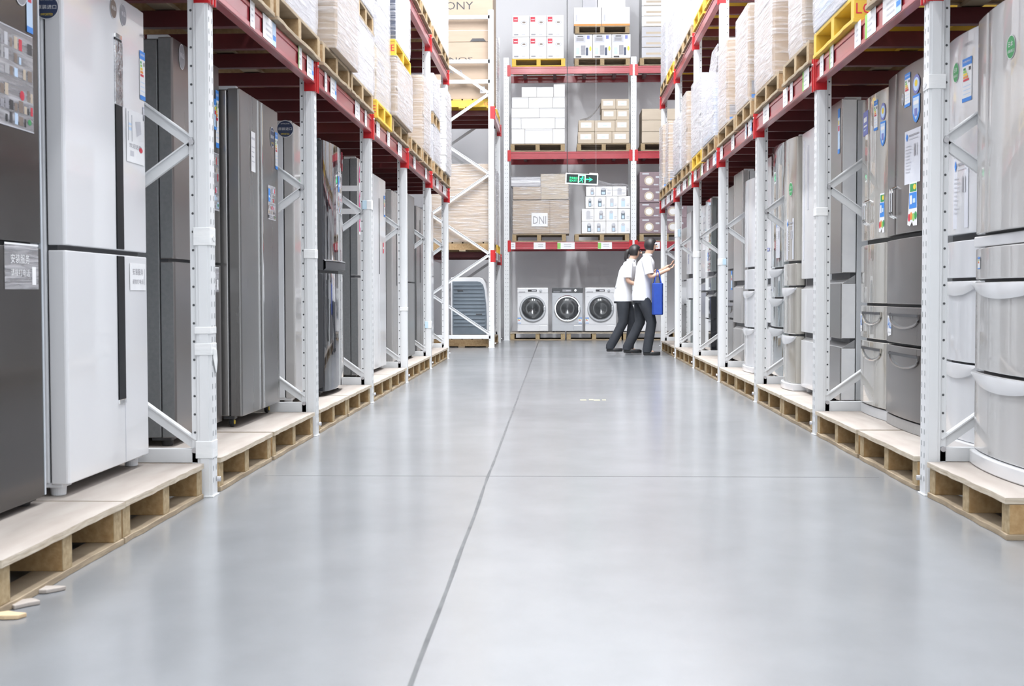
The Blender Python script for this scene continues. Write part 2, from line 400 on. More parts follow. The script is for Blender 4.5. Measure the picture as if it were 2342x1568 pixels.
def rack_row(label, side, xf, ys, levels, depth=1.02, height=5.5, tags=True, bays2=None, brace_top=5.3, nslots=3, extra_rails=()):
    """ys: list of (near,far) post extents along Y; levels: list of (beam_bottom, beam_top, first_bay, last_bay)"""
    root = thing('pallet_rack', label, 'rack', (xf, ys[0][0], 0))
    ox, oy = xf, ys[0][0]
    def put(m, name, parent=None, **k):
        m.v = [(x - ox, y - oy, z) for x, y, z in m.v]
        return m.build(name, parent or root, **k)
    s = side; xr = xf + s * depth
    rnd = random.Random(int(abs(xf) * 1000) + len(ys))
    ups = []
    for i, (a, b) in enumerate(ys):
        u = put(post_mesh(s, xf, a, b, height, i <= nslots), 'upright'); ups.append(u)
        put(MB().box(xf - s * .006, xf + s * .10, a - .012, b + .012, 0, .006, 'post').cyl((xf - s * .006, b - .02, .07), (xf - s * .02, b - .02, .07), .011, 'wire', 8), 'base_plate', u, bevel=.001)
        put(MB().box(xr - s * .075, xr, a, b, 0, height, 'post'), 'upright')
        yb = a + .03
        z = .22; k = 0; xa = xf + s * .07; xb = xr - s * .06
        while z < brace_top - .6:
            p, q = ((xa, z), (xb, z + .64)) if k % 2 == 0 else ((xb, z), (xa, z + .64))
            br = MB().bar((p[0], yb, p[1]), (q[0], yb, q[1]), .024, .045, 'post')
            br.bar((p[0], yb - .018, p[1] + .022), (q[0], yb - .018, q[1] + .022), .012, .006, 'post')
            put(br, 'brace'); z += .64; k += 1
        rails = [.175] + ([] if not extra_rails else list(extra_rails))
        for zr in rails:
            put(MB().box(xf + s * .06, xb, yb - .02, yb + .02, zr - .03, zr + .03, 'post'), 'cross_rail', bevel=.002)
        put(MB().cyl((xf + s * .075, a + .008, 1.505), (xf + s * .075, a - .004, 1.505), .012, 'wire', 8).cyl((xf + s * .075, a + .008, .2), (xf + s * .075, a - .004, .2), .012, 'wire', 8), 'bolt', u)
    for li, (zb, zt, f, l) in enumerate(levels):
        for i in range(f, l):
            ya, yb = ys[i][1], ys[i + 1][0]
            m = MB().box(xf - s * .002, xf + s * .045, ya, yb, zb, zt, 'red')
            m.box(xf - s * .008, xf - s * .002, ya, yb, zb, zb + .026, 'red').box(xf - s * .008, xf - s * .002, ya, yb, zt - .034, zt - .012, 'red')
            bm = put(m, 'beam', bevel=.003)
            put(MB().box(xr, xr - s * .045, ya, yb, zb, zt, 'red'), 'beam')
            n = 4
            for q in range(n):
                yc = ya + (yb - ya) * (q + .5) / n
                put(MB().box(xf + s * .045, xr - s * .045, yc - .03, yc + .03, zt - .085, zt - .004, 'redshade'), 'support_bar', bevel=.003)
            if tags:
                L = yb - ya
                spots = TAGS.get((side, li, i), [(.3, .12, 'w'), (.7, .1, 'w')])
                for fr, w_, c in spots:
                    yc = ya + L * fr
                    t = MB()
                    xx = xf - s * .0095; T = (lambda u, v, l=0, yc=yc, xx=xx: (xx - s * .0006 * l - s * .001, yc + (-s) * u, v))
                    z0_ = zb + .008; z1_ = zt - .006 + rnd.random() * .01
                    t.box(xx, xx - s * .001, yc - w_ / 2, yc + w_ / 2, z0_, z1_, 'paper')
                    h = z1_ - z0_
                    if c == 'b': t.rect(T, w_ * .22, w_ * .5, z0_, z1_, 'palebl', 1); t.rect(T, w_ * .25, w_ * .47, z0_ + h * .25, z0_ + h * .45, 'blue', 2)
                    if c == 'g': t.rect(T, -w_ * .5, -w_ * .3, z0_, z1_, 'lime', 1)
                    for q in range(3):
                        t.rect(T, -w_ * .28, w_ * (.1 + .08 * rnd.random()), z0_ + h * (.2 + .22 * q), z0_ + h * (.28 + .22 * q), 'inkpale', 1)
                    put(t, 'price_tag', bm)
        for i in range(f, l + 1):
            a, b = ys[i]
            c = MB().box(xf - s * .010, xf + s * .058, a - .006, b + .012, zb - .045, zt + .016, 'redbright')
            c.box(xf - s * .012, xf - s * .020, a + .01, a + .022, zb - .05, zt + .02, 'redbright').box(xf - s * .012, xf - s * .020, b - .022, b - .01, zb - .05, zt + .02, 'redbright')
            c.cyl((xf - s * .010, (a + b) / 2, zt - .02), (xf - s * .026, (a + b) / 2, zt - .02), .008, 'wire', 8)
            put(c, 'connector', ups[i], bevel=.002)
    return root, ups, put

TAGS = {(-1, 0, 1): [(.30, .09, 'w'), (.46, .30, 'b'), (.80, .10, 'g'), (.93, .2, 'b')],
        (-1, 0, 2): [(.12, .08, 'w'), (.24, .22, 'b'), (.68, .22, 'w'), (.86, .1, 'w')],
        (-1, 0, 3): [(.12, .2, 'w'), (.4, .16, 'w'), (.75, .3, 'w')],
        (-1, 0, 4): [(.25, .2, 'w'), (.75, .2, 'w')], (-1, 0, 5): [(.3, .3, 'w'), (.72, .4, 'w')],
        (-1, 0, 0): [(.6, .2, 'b')],
        (-1, 1, 3): [], (-1, 1, 4): [], (-1, 1, 5): [],
        (1, 0, 0): [(.8, .2, 'b')],
        (1, 0, 1): [(.92, .1, 'w'), (.80, .1, 'g'), (.40, .22, 'g'), (.52, .14, 'w'), (.22, .34, 'b'), (.03, .1, 'g')],
        (1, 0, 2): [(.1, .22, 'g'), (.32, .1, 'w'), (.42, .18, 'w'), (.78, .28, 'w')],
        (1, 0, 3): [(.1, .2, 'b'), (.2, .1, 'b'), (.55, .2, 'w'), (.9, .2, 'w')],
        (1, 0, 4): [(.1, .3, 'b'), (.36, .16, 'w'), (.6, .24, 'g'), (.9, .3, 'w')],
        (1, 0, 5): [(.12, .3, 'g'), (.4, .4, 'w'), (.75, .5, 'w')], (1, 0, 6): [(.12, .3, 'w'), (.4, .5, 'w'), (.8, .6, 'w')],
        (1, 1, 4): [], (1, 1, 5): [], (1, 1, 6): []}

LY = [(3.11 + 2.4 * i, 3.19 + 2.4 * i) for i in range(7)]
RY = [(3.21 + 2.4 * i, 3.29 + 2.4 * i) for i in range(8)]
LX, RX = -1.473, 1.557
lrack, lups, lput = rack_row('long grey and red pallet rack along the aisle\'s left side', -1, LX, LY, [(2.13, 2.26, 0, 6), (3.69, 3.82, 3, 6)])
rrack, rups, rput = rack_row('long grey and red pallet rack along the aisle\'s right side', 1, RX, RY, [(2.13, 2.26, 0, 7), (3.70, 3.83, 4, 7)])
def tape(put, ups, ys, side, xf, i, z, h, k='tape', hang=0):
    a, b = ys[i]; s = side
    m = MB().box(xf - s * .0025, xf + s * .070, a - .0065, b + .0025, z, z + h, k)
    if k == 'tapeblue': m.box(xf - s * .003, xf + s * .035, a - .0075, b + .003, z - .002, z + h + .002, 'tape')
    if hang:
        n = 5; pts = [(0, 0), (.05, -.01), (.055, -hang * .5), (.04, -hang), (.012, -hang * .8), (-.004, -hang * .4)]
        m.prism(pts, 0, .004, 'tape', lambda x, y, zz: (xf - s * (.003 + zz + .003 * sin(y * 60)), b - .055 + x, z + h * .6 + y))
    put(m, 'tape_wrap', ups[i], bevel=.003)
tape(lput, lups, LY, -1, LX, 1, 1.07, .075, 'tape', .03)
tape(lput, lups, LY, -1, LX, 1, .695, .03, 'tape')
tape(lput, lups, LY, -1, LX, 1, .605, .05, 'tape', .11)
tape(lput, lups, LY, -1, LX, 1, .165, .075, 'tape')
tape(lput, lups, LY, -1, LX, 2, 1.08, .055)
tape(lput, lups, LY, -1, LX, 3, 1.53, .07, 'tapeblue')
tape(lput, lups, LY, -1, LX, 4, .70, .035)
tape(lput, lups, LY, -1, LX, 5, .47, .08, 'tapeblue')
tape(lput, lups, LY, -1, LX, 6, .10, .06)
tape(rput, rups, RY, 1, RX, 1, 1.72, .06, 'tape', .03)
tape(rput, rups, RY, 1, RX, 2, 1.33, .05)
tape(rput, rups, RY, 1, RX, 4, 1.14, .06, 'tapeblue')
tape(rput, rups, RY, 1, RX, 5, 1.28, .07)
tape(rput, rups, RY, 1, RX, 6, 1.62, .1, 'tapeblue')
# far-left rack standing past the cross aisle, its end frame towards the camera
BY = [(21.02, 21.10), (23.32, 23.40)]
TAGS.update({(-1, 0, 0): [(.35, .5, 'w'), (.8, .3, 'w')], (-1, 1, 0): []})
brack, bups, bput = rack_row('short pallet rack end-on past the cross aisle, with a grey machine at its foot', -1, -1.03, BY, [(1.42, 1.55, 0, 1), (3.70, 3.84, 0, 1)], depth=1.08, height=5.38, brace_top=4.7, nslots=-1, extra_rails=(4.25, 4.57, 5.27))

# far rack across the end of the aisle, facing the camera
def far_rack():
    y0 = 24.42
    root = thing('pallet_rack', 'pallet rack across the end of the aisle, with washing machines at its foot', 'rack', (0, y0, 0))
    def put(m, name, parent=None, **k):
        m.v = [(x, y - y0, z) for x, y, z in m.v]; return m.build(name, parent or root, **k)
    xs = [-.963, 1.389, 3.0]
    ups = []
    for c in xs:
        m = MB().box(c - .05, c + .05, y0, y0 + .07, 0, 5.23, 'post')
        z = .1
        while z < 5.2:
            for dx in (-.022, .022):
                m.add([(c + dx + .006 * cos(2 * pi * i / 6), y0 - .0008, z + .009 * sin(2 * pi * i / 6)) for i in range(6)], [list(range(6))], 'slot')
            z += .075
        ups.append(put(m, 'upright'))
        put(MB().box(c - .06, c + .06, y0 - .01, y0 + .08, 0, .008, 'post'), 'base_plate', ups[-1])
        put(MB().box(c - .05, c + .05, y0 + 1.0, y0 + 1.07, 0, 5.23, 'post'), 'upright')
        z = .3
        for k in range(7):
            a, b = (y0 + .07, y0 + 1.0) if k % 2 == 0 else (y0 + 1.0, y0 + .07)
            put(MB().bar((c, a, z), (c, b, z + .66), .03, .045, 'post'), 'brace'); z += .66
    for li, (zb, zt) in enumerate(((1.69, 1.828), (3.36, 3.494), (4.925, 5.058))):
        for i in (0, 1):
            a, b = xs[i] + .05, xs[i + 1] - .05
            m = MB().box(a, b, y0 - .004, y0 + .045, zb, zt, 'red'); m.box(a, b, y0 - .012, y0 - .004, zb, zb + .03, 'red').box(a, b, y0 - .012, y0 - .004, zt - .03, zt, 'red')
            bm = put(m, 'beam', bevel=.003)
            put(MB().box(a, b, y0 + 1.02, y0 + 1.07, zb, zt, 'red'), 'beam')
            for q in range(4):
                xc = a + (b - a) * (q + .5) / 4
                put(MB().box(xc - .03, xc + .03, y0 + .045, y0 + 1.02, zt - .085, zt - .004, 'redshade'), 'support_bar')
            for cx in (a, b):
                put(MB().box(cx - .03, cx + .03, y0 - .016, y0 - .001, zb - .04, zt + .03, 'redbright'), 'connector', bm)
            if li == 0:
                for xc, w, g in ((-.86, .12, 0), (-.35, .22, 0), (.14, .32, 1), (.86, .26, 1), (1.75, .25, 0)):
                    if a < xc < b:
                        t = MB().box(xc - w / 2, xc + w / 2, y0 - .014, y0 - .0125, zb + .005, zt - .01, 'paper'); T = lambda u, v, l=0: (u, y0 - .0145 - .001 * l, v)
                        if g: t.rect(T, xc - w / 2, xc - w / 2 + .06, zb + .01, zt - .02, 'lime', 1)
                        for q in range(2): t.rect(T, xc - w * .12, xc + w * .3, zb + .045 + q * .035, zb + .06 + q * .035, 'inkpale', 1)
                        put(t, 'price_tag', bm)
    return root
far_rack()

# ------------------------------------------------------------------ refrigerators
def curve_panel(m, x0, x1, z0, z1, W, bulge, t, k, off=0.0, r=.012):
    """door / drawer slab whose front follows the cabinet's bowed front"""
    fy = lambda x: -bulge * (1 - (2 * x / W) ** 2) - off
    n = 10 if bulge else 1
    pts = [(x0, t)]
    for i in range(4):
        a = pi / 2 * i / 3; pts.append((x0 + r - r * cos(a), fy(x0 + r) + r - r * sin(a)))
    for i in range(1, n):
        x = x0 + r + (x1 - x0 - 2 * r) * i / n; pts.append((x, fy(x)))
    for i in range(4):
        a = pi / 2 * (3 - i) / 3; pts.append((x1 - r + r * cos(a), fy(x1 - r) + r - r * sin(a)))
    pts.append((x1, t))
    return m.prism(pts, z0, z1, k)

def sticker(kind, T, w, h):
    """T(u,v,l): sticker plane, origin at its centre"""
    m = MB(); R = lambda *a, **k: m.rect(T, *a, **k)
    def base(k): R(-w / 2, w / 2, -h / 2, h / 2, k)
    rnd = random.Random(int(w * 999 + h * 777))
    if kind == 'energy':
        base('paper'); R(-w / 2, w / 2, h * .33, h / 2, 'blue', l=1); R(-w / 2, w / 2, -h / 2, -h * .41, 'blue', l=1)
        m.text(T, '中国能效标识', 0, h * .42, w * .8, h * .05, 'paper', 2)
        for i, k in enumerate(('green', 'lime', 'yel', 'orange', 'redp')):
            R(-w * .38, -w * (.14 - .09 * i), h * (.235 - .065 * i), h * (.285 - .065 * i), k, l=1)
        R(w * .2, w * .4, h * .2, h * .28, 'ink', l=1)
        for i in range(3): R(-w * .4, w * .4, h * (-.15 - .09 * i), h * (-.135 - .09 * i), 'palebl', l=1)
    elif kind in ('greenround', 'blackround', 'greyround', 'redround'):
        k = {'greenround': 'green', 'blackround': 'navy', 'greyround': 'inkgrey', 'redround': 'inkbrown'}[kind]
        m.disc(T, 0, 0, w / 2, 'paper', 0, rv=h / 2); m.disc(T, 0, 0, w * .47, k, 1, rv=h * .47)
        if kind == 'greenround':
            m.text(T, '日本', 0, h * .13, w * .5, h * .24, 'paper', 2); m.text(T, '原装进口', 0, -h * .17, w * .66, h * .13, 'paper', 2)
        elif kind == 'blackround':
            m.text(T, '原装进口', 0, 0, w * .8, h * .17, 'paper', 2); m.text(T, 'IMPORTED', 0, -h * .3, w * .5, h * .09, 'yel', 2); m.text(T, 'SAMSUNG', 0, h * .3, w * .5, h * .07, 'paper', 2)
        else:
            m.text(T, '新品', 0, h * .05, w * .6, h * .2, 'paper', 2)
    elif kind == 'badge':      # round top over a shield
        m.disc(T, 0, h * .3, w / 2, 'violet', 1, rv=h * .2); m.disc(T, 0, h * .3, w * .4, 'palebl', 2, rv=h * .14); m.disc(T, 0, h * .32, w * .2, 'yel', 3, rv=h * .07)
        m.poly(T, [(-w / 2, h * .08), (w / 2, h * .08), (w / 2, -h * .3), (w * .3, -h * .44), (0, -h / 2), (-w * .3, -h * .44), (-w / 2, -h * .3)], 'blue', 1)
        m.poly(T, [(-w * .4, h * .03), (w * .4, h * .03), (w * .38, -h * .28), (0, -h * .44), (-w * .38, -h * .28)], 'palebl', 2)
        R(-w * .38, w * .38, -h * .12, -h * .04, 'paper', l=3); R(-w * .2, w * .2, -h * .36, -h * .2, 'violet', l=3)
    elif kind == 'sheet':
        base('sheet'); m.poly(T, [(-w * .42, h * .38), (-w * .34, h * .46), (-w * .26, h * .38), (-w * .34, h * .30)], 'blue', 1)
        R(-w * .2, w * .4, h * .38, h * .41, 'inkgrey', l=1); R(-w * .2, w * .35, h * .32, h * .335, 'inkpale', l=1)
        R(w * .12, w * .2, h * .0, h * .22, 'inkgrey', l=1); R(w * .24, w * .34, h * .0, h * .22, 'inkpale', l=1)
        for i in range(9): R(-w * .42, -w * (.05 + .15 * rnd.random()), h * (.2 - .06 * i), h * (.215 - .06 * i), 'inkpale', l=1)
    elif kind == 'whitesheet':
        base('paper'); R(-w * .4, w * .4, h * .3, h * .36, 'inkpale', l=1)
        for i in range(4): R(-w * .4, w * (.1 + .3 * rnd.random()), h * (.1 - .12 * i), h * (.13 - .12 * i), 'inkpale', l=1)
    elif kind == 'drawing':
        base('paper'); m.tube([T(-w * .4, h * .45, 1), T(-w * .4, -h * .1, 1)], .0012, 'inkgrey', 4).tube([T(-w * .2, h * .4, 1), T(-w * .2, -h * .1, 1)], .0012, 'inkgrey', 4)
        R(-w * .38, -w * .22, h * .1, h * .16, 'palebl', l=1); R(-w * .38, -w * .22, h * .2, h * .24, 'palebl', l=1)
        m.poly(T, [(0, h * .3), (w * .3, h * .34), (w * .34, h * .1), (w * .08, h * .02)], 'inkpale', 1)
        m.text(T, '欢迎选购', 0, -h * .18, w * .7, h * .09, 'inkgrey', 1); m.disc(T, w * .3, -h * .22, w * .1, 'redp', 2, rv=h * .05)
        R(-w * .3, -w * .1, -h * .38, -h * .28, 'inkpale', l=1)
    elif kind == 'service':
        base('paper'); m.text(T, '安装服务', 0, h * .18, w * .66, h * .24, 'inkgrey', 1); m.text(T, '请拨打电话', 0, -h * .18, w * .7, h * .18, 'inkgrey', 1)
        R(w * .4, w * .44, -h * .3, h * .3, 'inkpale', l=1)
    elif kind == 'servicedark':
        base('sleeve'); m.text(T, '安装服务', -w * .05, h * .16, w * .55, h * .2, 'paper', 1); m.text(T, '请拨打电话', -w * .05, -h * .14, w * .55, h * .16, 'paper', 1); R(w * .3, w * .42, -h * .4, 0, 'paper', l=1); R(-w / 2, w / 2, h * .46, h / 2, 'paper', l=1)
    elif kind == 'collage':    # clear film printed with small product pictures
        base('sleeve')
        ks = ['inkgrey', 'inkbrown', 'inkpale', 'ink', 'cardpale', 'inkgrey', 'inkbrown', 'sheetgrey', 'palebl', 'redp']
        for v0, hh in ((.02, .42), (-.46, .40)):
            u = -.20 if v0 > 0 else -.48
            while u < .44:
                wd_ = .05 + .08 * rnd.random()
                for q in range(3):
                    if rnd.random() < .8:
                        R(w * u, w * min(.48, u + wd_ * (.6 + .4 * rnd.random())), h * (v0 + hh * q / 3), h * (v0 + hh * (q + .5 + .45 * rnd.random()) / 3), rnd.choice(ks), l=1)
                u += wd_ + .012
        R(-w * .46, -w * .24, h * .02, h * .40, 'blue', l=2); R(-w * .42, -w * .28, h * .14, h * .2, 'palebl', l=3)
        R(-w / 2, w / 2, -h * .5, -h * .487, 'inkpale', l=1); R(-w / 2, w / 2, h * .487, h * .5, 'inkpale', l=1)
        m.disc(T, w * .4, -h * .4, w * .04, 'green', 2, rv=h * .03); m.disc(T, w * .24, -h * .15, w * .05, 'redp', 2, rv=h * .05)
    elif kind == 'band': base('paper')
    elif kind == 'food':       # die-cut advert: blue lettering over vegetables
        m.poly(T, [(-w * .3, h * .5), (w * .45, h * .5), (w * .5, -h * .1), (w * .5, -h * .5), (w * .12, -h * .5), (0, -h * .4), (-w * .2, -h * .5), (-w * .5, -h * .46), (-w * .35, h * .05)], 'paper', 0)
        R(-w * .22, w * .42, h * .28, h * .46, 'green', l=1); R(-w * .3, w * .45, -h * .1, h * .26, 'blue', l=1)
        R(-w * .2, w * .0, h * .0, h * .2, 'paper', l=2); R(w * .08, w * .32, h * .02, h * .12, 'palebl', l=2)
        m.disc(T, w * .25, h * .38, w * .14, 'yel', 2, rv=h * .06)
        for i, k in enumerate(('redp', 'orange', 'lime', 'green')): m.disc(T, -w * .3 + w * .22 * i, -h * .3 + h * .03 * (i % 2), w * .13, k, 1, rv=h * .09)
    elif kind == 'bluelabel':
        base('violet'); R(-w * .35, w * .3, h * .05, h * .25, 'paper', l=1); R(-w * .35, w * .35, -h * .15, -h * .08, 'paper', l=1); R(-w * .35, w * .1, -h * .3, -h * .24, 'palebl', l=1)
    elif kind == 'bluebar':
        base('palebl'); R(-w / 2, w / 2, h * .3, h / 2, 'blue', l=1); R(-w / 2, w / 2, -h / 2, -h * .4, 'blue', l=1); R(-w * .3, w * .3, 0, h * .12, 'redp', l=1); R(-w * .3, w * .2, h * .14, h * .24, 'yel', l=1)
    elif kind == 'sixtytwo':
        m.poly(T, [(-w * .5, h * .4), (-w * .1, h * .5), (w * .5, h * .44), (w * .5, -h * .42), (-w * .3, -h * .5), (-w * .5, -h * .3)], 'paper', 0)
        m.text(T, 'A62', 0, h * .1, w * .85, h * .5, 'blue', 1); R(-w * .3, w * .4, -h * .36, -h * .3, 'inkpale', l=1)
    elif kind == 'houses':
        base('paper')
        for i in range(3):
            v = h * (.33 - .34 * i)
            m.poly(T, [(-w * .4, v + h * .03), (0, v + h * .14), (w * .4, v + h * .03), (w * .4, v - h * .11), (-w * .4, v - h * .11)], 'pink', 1)
            R(-w * .15, w * .15, v - h * .05, v + h * .03, 'paper', l=2)
    elif kind == 'reds':
        base('redp'); R(-w * .3, w * .3, -h * .1, h * .1, 'paper', l=1)
    elif kind == 'maker':
        m.text(T, 'SAMSUNG', 0, 0, w, h, 'inkgrey', 0)
    return m

def fridge(name, side, xf, ya, yb, z0, z1, label, front='white', body='whiteflat', rows=(), bulge=0.0, t=.065, depth=.66,
           base='feet', stick=(), lip='white', back=None, cat='refrigerator', group=None, doorside=None, topcap=True):
    """front plane at X = xf, from Y = ya to yb, cabinet from z0 to z1, standing on a deck at z = .149"""
    w = yb - ya; zb = .1495
    r = thing(name, label, cat, (xf, (ya + yb) / 2, zb), ROT[side], group)
    L = lambda y: (y - (ya + yb) / 2) * (-side)          # world Y -> local x
    Z = lambda z: z - zb
    fy = lambda x: -bulge * (1 - (2 * x / w) ** 2)
    near = side                                            # local sign of the side that faces the camera
    MB().box(-w / 2 + .004, w / 2 - .004, t + .007, depth, Z(z0), Z(z1) - .006, body).build('cabinet', r, .006)
    MB().box(-w / 2 + .014, w / 2 - .014, t - .03, t + .03, Z(z0) + .008, Z(z1) - .02, 'dark').build('gasket', r)
    if topcap:
        for sx in (-1, 1):
            MB().box(sx * (w / 2 - .03) - .022, sx * (w / 2 - .03) + .022, .02, .12, Z(z1) - .006, Z(z1) + .014, 'greylight' if front != 'black' else 'dark').build('top_hinge', r, .003)
    panels = []
    for row in rows:
        zt, zbm, splits, kind = row[:4]; fk = row[4] if len(row) > 4 else front
        xs = sorted([-w / 2, w / 2] + [L(y) for y in splits])
        isd = kind.startswith('drawer'); nm = 'drawer' if isd else 'door'
        for i in range(len(xs) - 1):
            a, b = xs[i] + (.0015 if i == 0 else .0032), xs[i + 1] - (.0015 if i == len(xs) - 2 else .0032)
            m = MB(); ztop = Z(zt); zz = Z(zbm)
            cut = .05 if kind.endswith('grip') else 0
            curve_panel(m, a, b, zz, ztop - cut, w, bulge, t, fk)
            if doorside:
                xx = near * (w / 2 - .0002) ; q = .0006
                if (near > 0 and i == len(xs) - 2) or (near < 0 and i == 0):
                    m.box(xx, xx + near * q, .008, t, zz + .004, ztop - cut - .004, doorside)
            p = m.build(nm, r, .004, smooth=bool(bulge)); panels.append((zz, ztop, a, b, p))
            if kind.endswith('grip'):
                # slanted hand grip along the top edge, set back into the slab
                g = MB(); pts = [(.012, ztop - cut), (t, ztop - cut), (t, ztop)]
                g.prism(pts, a + .004, b - .004, 'greymid', lambda x, y, zq: (zq, x, y)); g.build('hand_grip', p, .001)
            if kind.endswith('lip'):
                g = MB(); n = 14; hh = .052
                up = [(a + (b - a) * q / n, ztop - .002) for q in range(n + 1)]
                lo = [(a + (b - a) * q / n, ztop - .014 - hh * (1 - (2 * q / n - 1) ** 2) ** .7) for q in range(n + 1)]
                vs = []; fs = []
                for (x, zu), (_, zl) in zip(up, lo):
                    y = fy(x)
                    vs += [(x, y + .002, zu), (x, y - .012, zu), (x, y - .016, (zu + zl) / 2), (x, y - .008, zl), (x, y + .002, zl)]
                for q in range(n):
                    for e in range(5): fs.append((q * 5 + e, q * 5 + (e + 1) % 5, q * 5 + 5 + (e + 1) % 5, q * 5 + 5 + e))
                fs += [(0, 4, 3, 2, 1), tuple(n * 5 + e for e in range(5))]
                g.add(vs, fs, lip); g.build('handle', p, 0, smooth=True)
            if kind.endswith('pocket'):
                n = 20; hw = (b - a) * .33; cx = (a + b) / 2; hh = .075
                g = MB(); arc = [(cx - hw * cos(pi * q / n), ztop - .034 - hh * sin(pi * q / n) ** .6) for q in range(n + 1)]
                vs = [(x, fy(x) - .002, z) for x, z in arc] ; g.add(vs, [list(range(len(vs)))], 'grey')
                g.build('pull_recess', p)
                g = MB(); g.tube([(x, fy(x) - .004, z) for x, z in arc], .005, fk, 6); g.box(cx - hw, cx + hw, fy(cx) - .004, fy(cx) - .002, ztop - .036, ztop - .05, 'dark')
                g.build('pull_rim', p, 0, smooth=True)
            if 'bar' in kind and not isd:
                # short chrome pull beside the meeting edge
                inner = len(xs) == 3
                xh = (b - .022 if i == 0 else a + .022) if inner else (a + .03 if near > 0 else b - .03)
                lo, hi = (row[5] if len(row) > 5 else (zbm + .06, zbm + .25)); y = fy(xh)
                g = MB().tube([(xh, y + .002, Z(lo)), (xh, y - .022, Z(lo) + .012), (xh, y - .026, Z(lo) + .03), (xh, y - .026, Z(hi) - .03), (xh, y - .022, Z(hi) - .012), (xh, y + .002, Z(hi))], .0065, 'chrome', 10)
                g.build('handle', p, 0, smooth=True)
            if kind == 'ledge':
                g = MB(); n = 12
                vs = []; fs = []
                for q in range(n + 1):
                    x = a + (b - a) * q / n; y = fy(x)
                    vs += [(x, y, zz + .075), (x, y - .016, zz + .06), (x, y - .016, zz + .012), (x, y, zz + .0)]
                for q in range(n): fs += [(q * 4 + e, q * 4 + e + 1, q * 4 + 5 + e, q * 4 + 4 + e) for e in range(3)]
                g.add(vs, fs, 'dark'); g.build('handle', p, 0, smooth=True)
                MB().tube([(x_, fy(x_) - .016, zz + .07) for x_ in [a + (b - a) * q / 12 for q in range(13)]], .005, 'chrome', 8).build('handle_rail', p, 0, smooth=True)
    if base == 'feet' or base == 'caster':
        ft = []
        for sx in (-1, 1):
            x = sx * (w / 2 - .055)
            if base == 'feet':
                f = MB().cyl((x, .06, 0), (x, .06, Z(z0) + .01), .026, 'whiteflat' if front in ('white', 'pearl') else 'rubber', 20, .03).box(x - .045, x + .045, .028, .12, Z(z0) - .014, Z(z0) + .004, 'whiteflat' if front in ('white', 'pearl') else 'rubber')
                f.build('foot', r, .004)
            else:
                f = MB().lathe([(.0, -.012), (.022, -.012), (.026, -.006), (.026, .006), (.022, .012), (0, .012)], 'rubber', (x, .07, .026), 'y', 20)
                f.lathe([(0, -.016), (.012, -.016), (.012, -.012)], 'yel', (x, .07, .026), 'y', 12)
                f.box(x - .03, x + .03, .05, .11, .044, Z(z0) + .004, 'dark'); f.build('caster', r, .002)
        bx = MB().box(-w / 2 + .02, w / 2 - .02, depth - .08, depth - .02, 0, Z(z0) + .01, 'dark'); bx.build('rear_foot', r)
    elif base == 'plinth':
        m = MB(); curve_panel(m, -w / 2 - .004, w / 2 + .004, .001, Z(z0) + .004, w, bulge, depth - .05, lip, off=.018); m.build('plinth', r, .006, smooth=True)
    elif base == 'kick':
        m = MB(); curve_panel(m, -w / 2, w / 2, .001, Z(z0) + .002, w, bulge * .8, depth - .05, body, off=-.004); m.build('kick_plate', r, .003)
    for sname, face, pos, z, sw, sh in stick:
        if face == 'f':
            x = L(pos); slope = 8 * bulge * x / w ** 2 if bulge else 0; y = fy(x)
            T = lambda u, v, l=0, x=x, y=y, sl=slope, z=z: (x + u, fy(x + u) - .0022 - .0006 * l if bulge else y - .0022 - .0006 * l, Z(z) + v)
        else:
            d = (pos - xf) * side                         # distance behind the front
            T = lambda u, v, l=0, d=d, z=z: (near * (w / 2 + .0012 + .0006 * l), d + near * u, Z(z) + v)
        par = r
        if face == 'f':
            for zz, ztop, a, b, p in panels:
                if zz <= Z(z) <= ztop and a <= L(pos) <= b: par = p
        sticker(sname, T, sw, sh).build('sticker' if 'sheet' not in sname and sname not in ('service', 'servicedark', 'drawing') else 'info_sheet', par)
    return r, L, Z, panels

FR = 'refrigerators standing in the rack'
# --- left row, from the camera inwards
r, L, Z, P = fridge('refrigerator', -1, -1.755, 3.48, 4.41, .175, 2.03, 'dark brown glass two-door refrigerator nearest on the left, papered with clear film stickers', 'brown', 'greymid',
    [(2.03, 1.035, [], 'door'), (1.02, .175, [], 'door')], stick=[('collage', 'f', 4.17, 1.56, .36, .32), ('greyround', 'f', 4.26, 1.86, .11, .11), ('bluebar', 'f', 4.33, 1.83, .05, .2), ('servicedark', 'f', 4.235, .955, .27, .15)], depth=.68)
MB().box(.455, .4665, -.0015, .012, Z(.18), Z(2.025), 'trimcool').build('edge_trim', r)
r, L, Z, P = fridge('refrigerator', -1, -1.72, 4.535, 5.44, .195, 2.03, 'white two-door refrigerator with a black vertical handle strip, beside the dark brown one', 'white', 'whiteflat',
    [(2.03, 1.036, [], 'door'), (1.018, .195, [], 'door')],
    stick=[('blackround', 's', -1.775, 1.86, .085, .085), ('redround', 'f', 5.055, 1.965, .075, .075), ('greyround', 'f', 5.17, 1.965, .075, .085), ('energy', 'f', 5.40, 1.765, .07, .2),
           ('maker', 'f', 5.405, 1.93, .06, .013), ('drawing', 'f', 5.3, 1.50, .22, .21), ('service', 'f', 5.31, .935, .2, .11), ('sheet', 'f', 5.41, 1.61, .02, .06)])
